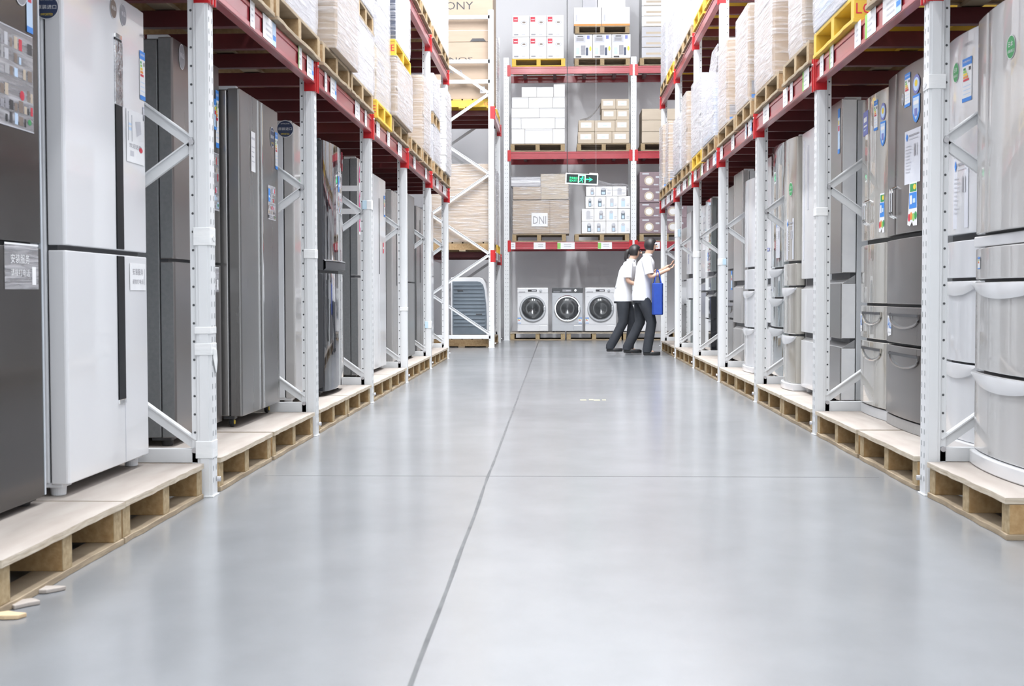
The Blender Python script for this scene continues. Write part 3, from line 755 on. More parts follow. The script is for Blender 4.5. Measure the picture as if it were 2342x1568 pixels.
for a, b, p in ((1.04, 1.86, P[0][4]), (.45, 1.014, P[1][4])):
    m = MB().box(L(5.06), L(5.145), -.004, .004, Z(a), Z(b), 'handleblack'); m.build('handle', p, .003)
    if b > 1.5: MB().box(L(5.059), L(5.146), -.0062, .004, Z(1.60), Z(1.85), 'foil').build('foil_wrap', p, .002)
    e = MB().box(L(5.062), L(5.143), -.006, .004, Z(b) - .002, Z(b) + .018, 'chrome') if b > 1.5 else MB().box(L(5.062), L(5.143), -.006, .004, Z(a) - .018, Z(a) + .002, 'chrome')
    e.build('end_cap', p, .003)
MB().box(L(5.138), L(5.144), -.0012, .004, Z(.2), Z(.44), 'inkpale').build('groove_line', P[1][4])
fridge('refrigerator', -1, -1.79, 6.07, 6.915, .19, 2.055, 'dark grey-sided two-door refrigerator half hidden by the first left upright', 'bronze', 'grey',
    [(2.055, 1.03, [], 'door'), (1.015, .19, [], 'door')], stick=[('greyround', 'f', 6.22, 1.99, .1, .12), ('collage', 'f', 6.75, 1.45, .26, .3), ('servicedark', 'f', 6.75, .94, .22, .13), ('energy', 'f', 6.86, 1.78, .06, .3), ('bluebar', 'f', 6.82, 1.8, .05, .16)], depth=.7, doorside='grey')
r, L, Z, P = fridge('refrigerator', -1, -1.69, 6.945, 7.895, .21, 1.955, 'stainless side-by-side refrigerator on casters, just before the second upright', 'steeld', 'steel',
    [(1.955, .21, [7.41], 'door')], base='caster', stick=[('whitesheet', 'f', 7.24, 1.65, .1, .22), ('blackround', 'f', 7.73, 1.79, .12, .12), ('energy', 'f', 7.84, 1.72, .07, .22), ('collage', 'f', 7.7, 1.4, .2, .2)], depth=.7)
MB().box(L(7.36), L(7.372), -.004, .02, Z(.215), Z(1.95), 'chrome').build('door_trim', P[0][4]); MB().box(L(7.455), L(7.468), -.004, .02, Z(.215), Z(1.95), 'chrome').build('door_trim', P[1][4])
fridge('refrigerator', -1, -1.70, 8.42, 9.02, .19, 1.965, 'white refrigerator with a round black import sticker on its side, behind the second upright', 'pearl', 'whiteflat',
    [(1.965, .19, [], 'door')], stick=[('blackround', 's', -1.755, 1.925, .11, .11), ('greyround', 'f', 8.82, 1.86, .09, .1)])
fridge('refrigerator', -1, -1.63, 9.06, 9.90, .185, 1.93, 'black glossy two-door refrigerator with a bowed front and a pale cabinet', 'black', 'whiteflat',
    [(1.93, 1.03, [], 'ledge'), (1.01, .185, [], 'door')], bulge=.03, stick=[('collage', 'f', 9.6, 1.6, .2, .3), ('reds', 'f', 9.78, 1.85, .08, .14)], doorside='black', depth=.68)
fridge('refrigerator', -1, -1.66, 10.86, 11.66, .19, 1.99, 'dark grey refrigerator with magenta house stickers, behind the third upright', 'steellight', 'grey',
    [(1.99, 1.02, [], 'door'), (1.0, .19, [], 'door')], stick=[('houses', 'f', 10.95, 1.66, .13, .6), ('band', 's', -1.80, 1.74, .3, .045), ('band', 's', -1.80, 1.55, .3, .045)], doorside='grey')
r, L, Z, P = fridge('refrigerator', -1, -1.66, 11.77, 12.60, .185, 1.945, 'white side-by-side refrigerator before the fourth left upright', 'white', 'whiteflat',
    [(1.945, .185, [12.14], 'door')], stick=[('reds', 'f', 12.4, 1.3, .06, .1), ('energy', 'f', 12.5, 1.7, .1, .2)])
MB().box(L(12.12), L(12.134), -.004, .01, Z(1.05), Z(1.75), 'ink').build('handle', P[0][4])
r, L, Z, P = fridge('refrigerator', -1, -1.66, 13.10, 13.88, .185, 1.90, 'brushed stainless side-by-side refrigerator just past the fourth left upright', 'steellight', 'steellight',
    [(1.90, .185, [13.45], 'door')])
MB().box(L(13.42), L(13.44), -.004, .01, Z(.95), Z(1.5), 'ink').build('handle', P[0][4])
fridge('refrigerator', -1, -1.63, 13.95, 14.85, .185, 1.95, 'narrow-looking dark stainless two-door refrigerator before the fifth left upright', 'steeld', 'grey',
    [(1.95, 1.0, [], 'door'), (.985, .185, [], 'door')], doorside='grey')
r, L, Z, P = fridge('refrigerator', -1, -1.66, 15.32, 16.22, .185, 1.895, 'grey stainless side-by-side refrigerator behind the braces of the fifth left upright', 'steel', 'grey',
    [(1.895, .185, [15.75], 'door')], doorside='grey')
MB().box(L(15.72), L(15.735), -.004, .01, Z(1.0), Z(1.75), 'ink').build('handle', P[0][4])
fridge('refrigerator', -1, -1.64, 16.32, 17.2, .185, 1.93, 'pale white refrigerator at the far end of the left rack', 'white', 'whiteflat', [(1.93, 1.1, [], 'door'), (1.085, .185, [], 'door')])

# --- right row, from the camera inwards
r, L, Z, P = fridge('refrigerator', 1, 1.745, 4.72, 5.565, .205, 1.985, 'large pearl-glass refrigerator with bowed drawers, nearest on the right', 'pearl', 'pearl',
    [(1.985, 1.105, [5.355], 'door'), (1.045, .918, [], 'drawer'), (.905, .548, [], 'drawer_lip'), (.535, .212, [], 'drawer_lip')], bulge=.035, base='plinth',
    stick=[('greenround', 'f', 5.06, 1.79, .09, .09), ('energy', 'f', 5.47, .985, .05, .05)])
MB().box(-.41, .41, -.012, .05, Z(1.05), Z(1.095), 'white').build('control_strip', r, .006)
fridge('refrigerator', 1, 1.815, 5.735, 6.255, .20, 2.015, 'narrow white refrigerator with energy label and green round sticker, behind the nearest right upright', 'pearlcool', 'whiteflat',
    [(2.015, 1.125, [], 'door'), (1.095, .93, [], 'drawer'), (.915, .555, [], 'drawer_lip'), (.545, .205, [], 'drawer_lip')], bulge=.02, base='plinth',
    stick=[('greenround', 'f', 6.03, 1.855, .09, .09), ('energy', 'f', 5.88, 1.80, .11, .19), ('maker', 'f', 5.87, 1.955, .09, .014), ('sheet', 'f', 5.95, 1.31, .2, .32)])
r, L, Z, P = fridge('refrigerator', 1, 1.80, 6.42, 7.275, .205, 2.02, 'bronze six-door refrigerator with blue stickers, left of the nearest right upright', 'bronze', 'greymid',
    [(2.02, 1.17, [7.03], 'doorbar', 'bronze', (1.26, 1.42)), (1.145, .805, [], 'drawer'), (.79, .60, [], 'drawer_pocket'), (.585, .215, [], 'drawer_pocket')], bulge=.022, base='kick',
    stick=[('energy', 'f', 6.79, 1.895, .1, .17), ('badge', 'f', 6.64, 1.83, .11, .24), ('sheet', 'f', 6.70, 1.55, .26, .27), ('food', 'f', 6.69, 1.31, .16, .22), ('sixtytwo', 'f', 7.16, .69, .12, .12), ('greyround', 'f', 6.88, 1.86, .05, .06)])
fridge('refrigerator', 1, 1.82, 7.31, 7.975, .205, 2.0, 'champagne mirror-glass six-door refrigerator reflecting a rack brace, before the second right upright', 'champ', 'greylight',
    [(2.0, 1.17, [7.73], 'doorbar', 'champ', (1.26, 1.40)), (1.145, .805, [], 'drawer'), (.79, .60, [], 'drawer_pocket'), (.585, .215, [], 'drawer_pocket')], bulge=.018, base='kick',
    stick=[('bluelabel', 'f', 7.83, 1.86, .16, .14), ('energy', 'f', 7.56, 1.87, .08, .17), ('badge', 'f', 7.42, 1.80, .09, .24), ('food', 'f', 7.43, 1.31, .1, .22), ('sixtytwo', 'f', 7.93, .69, .08, .12)])
fridge('refrigerator', 1, 1.765, 8.28, 8.86, .19, 2.07, 'stainless three-door refrigerator with white door edges, past the second right upright', 'steel', 'greylight',
    [(2.07, .99, [], 'door'), (.975, .578, [], 'drawergrip'), (.57, .19, [], 'drawergrip')], doorside='paper', t=.09, stick=[('bluebar', 'f', 8.36, 1.88, .06, .28)])
r, L, Z, P = fridge('refrigerator', 1, 1.755, 8.99, 9.57, .19, 2.005, 'white three-door refrigerator with slanted grey grips, seen past the second right upright', 'white', 'whiteflat',
    [(2.005, .965, [], 'door'), (.945, .585, [], 'drawergrip'), (.575, .19, [], 'drawergrip')])
MB().box(L(9.3), L(9.36), -.002, .006, Z(1.45), Z(1.9), 'inkpale').box(L(9.46), L(9.5), -.002, .006, Z(1.1), Z(1.95), 'sheet').build('door_window', P[0][4])
fridge('refrigerator', 1, 1.725, 9.61, 10.12, .20, 2.0, 'pearl refrigerator with white bowed drawer lips, before the third right upright', 'champ', 'pearl',
    [(2.0, 1.10, [], 'door'), (1.08, .92, [], 'drawer'), (.905, .565, [], 'drawer_lip'), (.55, .205, [], 'drawer_lip')], bulge=.03, base='plinth', stick=[('greenround', 'f', 9.72, 1.625, .09, .1), ('sheet', 'f', 9.74, 1.26, .18, .3)])
fridge('refrigerator', 1, 1.80, 10.56, 11.22, .19, 2.07, 'grey-green glass refrigerator with a dark side, past the third right upright', 'greenglass', 'slate',
    [(2.07, 1.075, [], 'door'), (1.06, .835, [], 'drawer_lip'), (.82, .59, [], 'drawer_lip'), (.575, .19, [], 'drawer_lip')], bulge=.02, lip='greylight', stick=[('sheet', 'f', 10.75, 1.3, .14, .3)])
fridge('refrigerator', 1, 1.81, 11.27, 11.66, .19, 2.03, 'slim white refrigerator behind the third right upright', 'white', 'whiteflat',
    [(2.03, .99, [], 'door'), (.97, .61, [], 'drawergrip'), (.60, .19, [], 'drawergrip')], stick=[('bluelabel', 'f', 11.4, 1.24, .12, .03)])
fridge('refrigerator', 1, 1.745, 11.74, 12.38, .20, 1.89, 'cool white bowed refrigerator with two white drawer lips, before the fourth right upright', 'pearlcool', 'whiteflat',
    [(1.89, 1.10, [], 'door'), (1.08, .90, [], 'drawer'), (.885, .56, [], 'drawer_lip'), (.545, .205, [], 'drawer_lip')], bulge=.03, base='plinth')
fridge('refrigerator', 1, 1.80, 12.98, 13.60, .19, 2.07, 'pale steel three-door refrigerator with slanted grips, past the fourth right upright', 'steellight', 'greylight',
    [(2.07, .99, [], 'door'), (.975, .57, [], 'drawergrip'), (.56, .19, [], 'drawergrip')])
fridge('refrigerator', 1, 1.805, 13.65, 14.2, .19, 1.98, 'grey four-compartment refrigerator with a yellow and blue strip label, behind the fourth right upright', 'steel', 'greylight',
    [(1.98, 1.12, [], 'door'), (1.10, .79, [], 'drawer'), (.77, .61, [], 'drawer_pocket'), (.59, .19, [], 'drawer')], stick=[('bluebar', 'f', 13.75, 1.0, .08, .2)])
fridge('refrigerator', 1, 1.78, 15.42, 16.0, .19, 1.98, 'dark-sided refrigerator with picture-printed doors, before the fifth right upright', 'greenglass', 'greymid',
    [(1.98, 1.12, [], 'door'), (1.10, .90, [], 'drawergrip'), (.88, .57, [], 'drawergrip', 'black'), (.56, .19, [], 'drawer', 'black')], stick=[('whitesheet', 'f', 15.6, 1.75, .2, .3), ('collage', 'f', 15.6, 1.25, .3, .25)])
fridge('refrigerator', 1, 1.80, 16.08, 16.72, .19, 1.95, 'white refrigerator with steel lower doors behind the fifth right upright', 'white', 'whiteflat',
    [(1.95, 1.05, [], 'door'), (1.03, .9, [], 'drawergrip', 'steel'), (.88, .19, [], 'door', 'steel')], stick=[('whitesheet', 'f', 16.3, 1.6, .3, .4)])
fridge('refrigerator', 1, 1.79, 17.86, 18.45, .19, 1.97, 'white refrigerator with blue print, beside the two walking workers', 'white', 'grey',
    [(1.97, 1.13, [], 'door'), (1.07, .80, [], 'drawer'), (.78, .19, [], 'door', 'greenglass')], stick=[('bluelabel', 'f', 18.15, 1.38, .04, .22)])
fridge('refrigerator', 1, 1.80, 18.55, 19.3, .19, 1.80, 'grey and white refrigerator, last in the right row behind the workers', 'white', 'greylight',
    [(1.80, 1.06, [], 'door', 'steellight'), (1.04, .72, [], 'drawer'), (.70, .19, [], 'door', 'steeld')])

# ------------------------------------------------------------------ floor pallets
G_L = 'plywood-topped pallets under the left row of refrigerators'; G_R = 'plywood-topped pallets under the right row of refrigerators'
for (a, b), lab in zip([(3.45, 4.45), (4.46, 5.475), (5.67, 6.71), (6.75, 7.87), (8.06, 9.16), (9.18, 10.28), (10.46, 11.56), (11.58, 12.68), (12.86, 13.96), (13.98, 15.08), (15.26, 16.36), (16.38, 17.48)],
    ['under the dark brown refrigerator, chipped at its edge', 'under the white refrigerator with the black handle strip', 'under the dark grey-sided refrigerator, just past the first left upright',
     'under the stainless refrigerator on casters', 'under the white refrigerator with the import sticker', 'under the black glossy refrigerator', 'under the refrigerator with magenta house stickers',
     'under the white side-by-side refrigerator', 'just past the fourth left upright', 'just before the fifth left upright', 'just past the fifth left upright', 'at the far end of the left row, at the cross aisle']):
    pallet('ply', -1, -1.505 if a < 5 else -1.485, a, b, 0, 'plywood-topped floor pallet ' + lab, G_L, depth=1.0)
for (a, b), lab in zip([(4.60, 5.575), (5.77, 6.86), (6.90, 7.99), (8.13, 9.24), (9.26, 10.37), (10.53, 11.64), (11.66, 12.77), (12.93, 14.04), (14.06, 15.17), (15.33, 16.44), (16.46, 17.57), (17.73, 18.84), (18.86, 19.97)],
    ['under the large pearl refrigerator, nearest on the right', 'under the bronze refrigerator', 'under the champagne mirror refrigerator', 'under the stainless refrigerator with white door edges', 'under the pearl refrigerator with white drawer lips',
     'under the grey-green glass refrigerator', 'under the cool white bowed refrigerator', 'just past the fourth right upright', 'just before the fifth right upright', 'just past the fifth right upright', 'just before the sixth right upright', 'beside the two walking workers', 'at the far end of the right row, behind the workers']):
    pallet('ply', 1, 1.565, a, b, 0, 'plywood-topped floor pallet ' + lab, G_R, depth=1.0)
# splinters of wood broken off the nearest pallet
for n, (x, y, w, d, a, lab) in enumerate(((-1.49, 3.735, .05, .03, .4, 'pale wood splinter on the floor, farthest of three by the nearest pallet'), (-1.485, 3.56, .055, .035, 1.0, 'pale wood splinter on the floor, middle one of three by the nearest pallet'), (-1.475, 3.425, .045, .03, .2, 'brown wood splinter on the floor, nearest of three by the pallet'))):
    rn = random.Random(n); pts = [(w * (.7 + .5 * rn.random()) * cos(q * pi / 4), d * (.6 + .7 * rn.random()) * sin(q * pi / 4)) for q in range(8)]
    o = MB().prism(pts, 0, .012, 'wood' if n == 2 else 'ply').build('wood_splinter', None, .003); o.location = (x, y, 0.0005); o.rotation_euler = (0, 0, a)
    tag(o, lab, 'splinter', 'wood splinters by the pallet')

# ------------------------------------------------------------------ upper pallets and wrapped stacks
def film_mesh(w, d, h, seed, top=True, drape=None):
    """wrinkled stretch film round a stack: local x along width, y 0..d, z 0..h"""
    m = MB(); rn = Vector((seed * 3.1, seed * 1.7, 0)); per = []
    nx, ny, nz = max(4, int(w / .07)), 6, max(5, int(h / .06))
    g = .008; r = .02
    loop = [(-w / 2 - g + r + (w + 2 * g - 2 * r) * i / nx, -g, 0, -1) for i in range(nx + 1)]
    loop += [(w / 2 + g, -g + r + (d + 2 * g - 2 * r) * i / ny, 1, 0) for i in range(ny + 1)]
    loop += [(w / 2 + g - r - (w + 2 * g - 2 * r) * i / nx, d + g, 0, 1) for i in range(nx + 1)]
    loop += [(-w / 2 - g, d + g - r - (d + 2 * g - 2 * r) * i / ny, -1, 0) for i in range(ny + 1)]
    L = len(loop); vs = []; fs = []
    for k in range(nz + 1):
        z = h * k / nz
        for i, (x, y, ax, ay) in enumerate(loop):
            q = noise.noise(Vector((x * 4 + y * 4, z * 16 - (x + y) * 9, 1.0)) + rn)
            o = .003 + .0035 * q
            if k == 0: o = -.004
            vs.append((x + ax * o, y + ay * o, z + (.004 * q if 0 < k < nz else 0)))
    for k in range(nz):
        fs += [(k * L + i, k * L + (i + 1) % L, (k + 1) * L + (i + 1) % L, (k + 1) * L + i) for i in range(L)]
    if top: fs.append([nz * L + i for i in range(L)])
    return m.add(vs, fs, 'film')

def load(side, xf, y0, y1, z0, z1, label, cols=1, rows=1, k='card', depth=.85, wrap=True, group=None, marks=(), nearmark=None, hang=0, loc=None, seed=None):
    w = y1 - y0; h = z1 - z0
    seed = seed or (abs(y0) * 7.3 + z0)
    r = thing('wrapped_carton_stack' if wrap else 'carton_stack', label, 'carton stack', loc or (xf, (y0 + y1) / 2, z0 + .0015), ROT[side], group)
    rn = random.Random(int(seed * 100)); ks = k if isinstance(k, (list, tuple)) else [k]
    zz = 0
    for b in range(rows):
        hh = h / rows
        for a in range(cols):
            x0 = -w / 2 + w * a / cols; x1 = -w / 2 + w * (a + 1) / cols
            kk = ks[(a + b * cols) % len(ks)]
            m = MB().box(x0 + .002, x1 - .002, .0 + rn.random() * .006, depth - .002, zz + .001, zz + hh - .002, kk)
            c = m.build('carton', r, .006)
            T = FRONT(-.0005); t = MB(); cx = (x0 + x1) / 2; cw = x1 - x0
            t.rect(T, x0 + .01, x1 - .01, zz + hh / 2 - .02, zz + hh / 2 + .02, 'cardpale' if 'card' == kk[:4] and kk not in ('cardwhite', 'cardgrey', 'cardblue') else 'paper')
            for mk in marks:
                if mk == 'text': t.rect(T, cx - cw * .3, cx + cw * .1, zz + hh * .7, zz + hh * .78, 'inkgrey', 1).rect(T, cx - cw * .3, cx + cw * .25, zz + hh * .58, zz + hh * .61, 'inkpale', 1)
                if mk == 'blue': t.rect(T, cx - cw * .3, cx + cw * .3, zz + hh * .06, zz + hh * .14, 'palebl', 1)
            t.build('print', c)
            if nearmark and (a == (0 if side < 0 else cols - 1)):
                xn = (-w / 2 + .002 - .002) if side < 0 else (w / 2 - .002 + .002)
                Tn = (lambda u, v, l=0: (xn + side * (.0006 + .0006 * l), .0 + u, v)) if side > 0 else (lambda u, v, l=0: (xn - .0006 - .0006 * l, .0 + u, v))
                t = MB()
                sg = 1 if side > 0 else -1
                if nearmark == 'hole': t.disc(Tn, .34, zz + hh * .55, .05, 'inkgrey', 1, rv=.035); t.rect(Tn, .02, .5, zz + hh * .0 + .02, zz + hh * .04 + .02, 'blue', 1); t.rect(Tn, .02, .3, zz + .07, zz + .16, 'inkgrey', 1)
                if nearmark == 'U': t.text(Tn, 'U', .2, zz + hh * .55, .12, .14, 'inkgrey', 1, flip=sg); t.rect(Tn, .16, .24, zz + hh * .38, zz + hh * .41, 'inkgrey', 1)
                if nearmark == 'G': t.text(Tn, 'G', .3, zz + hh * .5, .14, .16, 'inkgrey', 1, flip=sg); t.rect(Tn, .16, .36, zz + hh * .38, zz + hh * .41, 'inkgrey', 1)
                if nearmark == 'navy': t.rect(Tn, .004, .45, zz + .01, zz + hh - .02, 'navy', 1); t.disc(Tn, .12, zz + .14, .06, 'orange', 2, rv=.03); t.disc(Tn, .22, zz + .3, .05, 'palebl', 2)
                if nearmark == 'lines':
                    for q in range(3): t.rect(Tn, .05, .3, zz + hh * (.3 + .2 * q), zz + hh * (.36 + .2 * q), 'inkgrey' if q == 1 else 'inkpale', 1)
                t.build('side_print', c)
        zz += hh
    if wrap: film_mesh(w, depth, h + .006, seed).build('stretch_film', r, 0, smooth=True)
    return r

GL = 'pallets on the first shelf of the left rack'; GRt = 'pallets on the first shelf of the right rack'
z1 = 2.262; zl = z1 + .1465
for kind, a, b, lab in [('wood', 3.3, 4.3, 'pallet on the first shelf right above the dark brown refrigerator'), ('wood', 4.4, 5.42, 'pallet on the first shelf above the white refrigerator with the black strip'),
    ('wood', 5.64, 6.64, 'weathered pallet on the red shelf just past the first left upright'), ('wood', 6.70, 7.93, 'weathered pallet overhanging the red beam just before the second left upright'),
    ('wood', 8.02, 9.06, 'pallet on the first left shelf under the stack with a bulging cardboard front'), ('wood', 9.12, 10.2, 'pallet on the first left shelf under the double-stacked white load'),
    ('yellow', 10.42, 11.35, 'yellow painted pallet on the first left shelf past the third upright'), ('wood', 11.42, 12.6, 'pallet on the first left shelf under the grey-wrapped cardboard load'),
    ('wood', 12.85, 13.85, 'empty-topped pallet on the first left shelf just past the fourth upright'), ('wood', 13.95, 14.95, 'pallet on the first left shelf before the fifth upright'),
    ('wood', 15.25, 16.2, 'pallet on the first left shelf just past the fifth upright'), ('wood', 16.3, 17.4, 'pallet on the first left shelf under the white printed cartons, last of its row')]:
    pallet(kind, -1, -1.435, a, b, z1, lab, GL)
load(-1, -1.50, 3.35, 4.25, zl, 3.5, 'film-wrapped stack on the shelf above the dark brown refrigerator', 2, 1, 'cardgrey')
load(-1, -1.50, 4.45, 5.35, zl, 3.5, 'film-wrapped stack on the shelf above the white refrigerator with the black strip', 2, 1, 'cardgrey')
load(-1, -1.50, 5.68, 6.4, zl, 3.5, 'film-wrapped stack on the shelf just past the first left upright', 2, 1, 'cardpale')
load(-1, -1.455, 7.05, 7.92, zl, 3.55, 'shiny film-wrapped white stack on the weathered pallet before the second left upright', 1, 1, 'cardgrey', marks=())
load(-1, -1.40, 8.27, 9.20, zl, 3.55, 'film-wrapped stack with tan cardboard end overhanging the aisle past the second left upright', 1, 1, 'card', marks=())
load(-1, -1.445, 9.26, 10.28, zl, 2.86, 'low film-wrapped white stack under the small pallet on the first left shelf', 1, 1, 'cardwhite')
pallet('wood', -1, -1.44, 9.5, 10.28, 2.866, 'small pallet sandwiched between two white wrapped stacks on the first left shelf', 'pallets stacked on loads')
load(-1, -1.44, 9.38, 10.28, 3.015, 3.6, 'upper film-wrapped white stack on the small sandwiched pallet', 2, 1, 'cardgrey')
load(-1, -1.455, 10.44, 11.36, zl, 2.85, 'film-wrapped lower stack on the yellow pallet of the first left shelf', 1, 1, 'cardpale', marks=('text',))
load(-1, -1.455, 10.46, 11.34, 2.86, 3.6, 'film-wrapped upper stack above the yellow pallet of the first left shelf', 1, 1, 'cardgrey', seed=33)
load(-1, -1.405, 11.40, 12.62, zl, 2.92, 'grey film-wrapped cardboard stack carrying a yellow pallet', 1, 1, 'card', marks=())
pallet('yellow', -1, -1.41, 11.42, 12.62, 2.928, 'yellow painted pallet perched on the grey-wrapped cardboard stack', 'pallets stacked on loads')
load(-1, -1.415, 11.5, 12.55, 3.076, 3.62, 'white wrapped stack with a navy printed end on the perched yellow pallet', 1, 1, 'cardwhite', nearmark='navy')
load(-1, -1.44, 13.97, 14.80, zl, 3.18, 'tall wrapped stack with plain cardboard end before the fifth left upright', 1, 1, 'card', marks=())
load(-1, -1.455, 15.26, 16.15, zl, 2.83, 'low grey-white wrapped stack under a small pallet past the fifth left upright', 1, 1, 'cardgrey')
pallet('wood', -1, -1.45, 15.28, 16.15, 2.838, 'small pallet on the low wrapped stack past the fifth left upright', 'pallets stacked on loads')
load(-1, -1.455, 15.28, 16.12, 2.986, 3.42, 'upper grey-white wrapped stack past the fifth left upright', 1, 1, 'cardgrey')
load(-1, -1.42, 16.6, 17.38, zl, 3.45, 'stack of printed white cartons at the far end of the first left shelf', 1, 5, 'cardwhite', nearmark='lines', marks=('text',))
z2 = 3.822; zl2 = z2 + .1465
for a, b, lab in [(12.85, 13.9, 'first'), (13.98, 15.02, 'second'), (15.25, 16.25, 'third'), (16.35, 17.42, 'farthest')]:
    pallet('wood', -1, -1.44, a, b, z2, lab + ' visible pallet along the top shelf of the left rack, from the camera', 'pallets on the second left shelf')
load(-1, -1.46, 13.0, 13.85, zl2, 5.2, 'white wrapped stack, first along the top left shelf', 1, 2, 'cardwhite')
load(-1, -1.46, 14.1, 15.0, zl2, 5.2, 'white wrapped stack with beige corner, second along the top left shelf', 1, 2, ['cardpale', 'cardwhite'])
load(-1, -1.46, 15.36, 16.25, zl2, 5.3, 'white wrapped stack, third along the top left shelf', 1, 2, 'cardwhite')
load(-1, -1.46, 16.42, 17.42, zl2, 5.3, 'white wrapped stack, farthest along the top left shelf', 1, 2, 'cardwhite')

for kind, a, b, lab in [('wood', 3.35, 4.35, 'pallet on the right shelf nearest the camera'), ('wood', 4.5, 5.55, 'pallet on the right shelf above the large pearl refrigerator'),
    ('wood', 5.74, 6.62, 'brown pallet on the right shelf just past the nearest right upright'), ('yellow', 6.89, 7.97, 'yellow stencilled pallet on the right shelf before the second upright'),
    ('wood', 8.12, 9.05, 'pallet on the right shelf just past the second upright'), ('wood', 9.22, 10.35, 'pallet on the right shelf under the tall lettered carton, before the third upright'),
    ('wood', 10.52, 11.44, 'pallet on the right shelf just past the third upright'), ('wood', 11.5, 12.72, 'pallet on the right shelf before the fourth upright'),
    ('wood', 12.95, 14.1, 'pallet on the right shelf just past the fourth upright'), ('yellow', 14.16, 15.15, 'yellow worn pallet on the right shelf before the fifth upright'),
    ('wood', 15.35, 16.38, 'pallet on the right shelf just past the fifth upright'), ('wood', 16.46, 17.55, 'pallet on the right shelf before the sixth upright'),
    ('wood', 17.75, 18.75, 'pallet on the right shelf just past the sixth upright'), ('wood', 18.85, 19.98, 'last pallet at the far end of the right shelf')]:
    pallet(kind, 1, 1.525, a, b, z1, lab, GRt)
load(1, 1.56, 3.4, 4.3, zl, 3.5, 'film-wrapped stack on the right shelf nearest the camera', 2, 1, 'cardgrey')
load(1, 1.56, 4.55, 5.5, zl, 3.5, 'film-wrapped stack on the right shelf above the large pearl refrigerator', 2, 1, 'cardgrey')
load(1, 1.60, 5.80, 6.5, zl, 3.5, 'wrapped stack on the brown pallet past the nearest right upright', 2, 1, 'cardpale')
load(1, 1.525, 7.06, 7.95, zl, 3.55, 'shiny wrapped stack with blue tints on the yellow stencilled pallet', 1, 1, ['cardblue'], marks=('blue',))
load(1, 1.535, 8.32, 8.84, zl, 3.6, 'narrow bright white wrapped carton lettered U past the second right upright', 1, 1, 'card', marks=(), nearmark='U')
load(1, 1.53, 9.44, 10.32, zl, 3.6, 'tall shiny wrapped carton lettered G before the third right upright', 1, 1, 'cardtan', marks=(), nearmark='G')
load(1, 1.53, 10.66, 11.42, zl, 3.18, 'wrapped tall tan carton just past the third right upright', 1, 1, 'cardtan', marks=(), nearmark='hole')
load(1, 1.53, 12.0, 12.68, zl, 3.16, 'wrapped tan carton with a blue-edged base before the fourth right upright', 1, 1, 'cardtan', marks=(), nearmark='hole')
load(1, 1.525, 12.98, 14.05, zl, 2.88, 'pale blue-white carton under loose crumpled film past the fourth right upright', 1, 1, 'cardblue', marks=('blue',))
load(1, 1.525, 14.2, 15.15, zl, 3.22, 'grey-white wrapped stack on the worn yellow pallet of the right shelf', 1, 1, 'cardgrey')
load(1, 1.53, 15.75, 16.4, zl, 3.26, 'tall wrapped carton with tan end past the fifth right upright', 1, 1, 'cardtan', marks=())
load(1, 1.515, 16.48, 17.42, zl, 3.1, 'grey-white wrapped stack before the sixth right upright', 1, 1, 'cardgrey')
load(1, 1.53, 18.35, 18.8, zl, 3.25, 'slim tan carton past the sixth right upright', 1, 1, 'cardtan', marks=(), nearmark='hole')
load(1, 1.53, 19.4, 19.97, zl, 3.34, 'last wrapped tan carton at the far end of the first right shelf', 1, 1, 'cardtan', marks=(), nearmark='hole')
# loose film crumpled above the pale blue-white carton
fm = film_mesh(.9, .3, .42, 5.5, top=False)
fm.v = [(x * (1 - .45 * max(0, z / .42) ** 1.5) + (.20 * (z / .42)), y + .05 * z, z) for x, y, z in fm.v]
o = fm.build('loose_film', None, 0, smooth=True); o.location = (1.55, 13.45, 2.89); o.rotation_euler = (0, 0, ROT[1])
tag(o, 'bright crumpled sheet of clear film standing up from the pale blue-white carton', 'plastic film')
z2 = 3.832; zl2 = z2 + .1465
for kind, a, b, lab in [('yellow', 13.0, 14.0, 'nearest yellow pallet on the top right shelf'), ('yellow', 14.1, 15.12, 'second yellow pallet on the top right shelf'), ('wood', 15.38, 16.4, 'brown pallet on the top right shelf past the fifth upright'),
    ('wood', 16.48, 17.55, 'brown pallet on the top right shelf before the sixth upright'), ('yellow', 17.78, 18.8, 'farthest yellow pallet on the top right shelf'), ('wood', 18.9, 19.98, 'last brown pallet at the end of the top right shelf')]:
    pallet(kind, 1, 1.535, a, b, z2, lab, 'pallets on the second right shelf')
load(1, 1.55, 13.1, 13.9, zl2, 5.3, 'white wrapped stack on the nearest yellow pallet of the top right shelf', 1, 2, 'cardwhite')
load(1, 1.55, 14.2, 15.0, zl2, 5.3, 'white wrapped stack on the second yellow pallet of the top right shelf', 1, 2, 'cardwhite')
load(1, 1.55, 15.42, 16.35, zl2, 5.3, 'white wrapped stack past the fifth upright on the top right shelf', 2, 2, 'cardwhite')
load(1, 1.55, 16.5, 17.5, zl2, 5.3, 'grey-white wrapped stack before the sixth upright on the top right shelf', 1, 2, 'cardgrey')
load(1, 1.55, 17.82, 18.76, zl2, 5.3, 'grey-white wrapped stack on the farthest yellow pallet of the top right shelf', 2, 1, 'cardgrey')
load(1, 1.55, 19.05, 19.95, zl2, 4.85, 'wrapped stack with a dark top corner, last on the top right shelf', 1, 1, ['cardblue'])

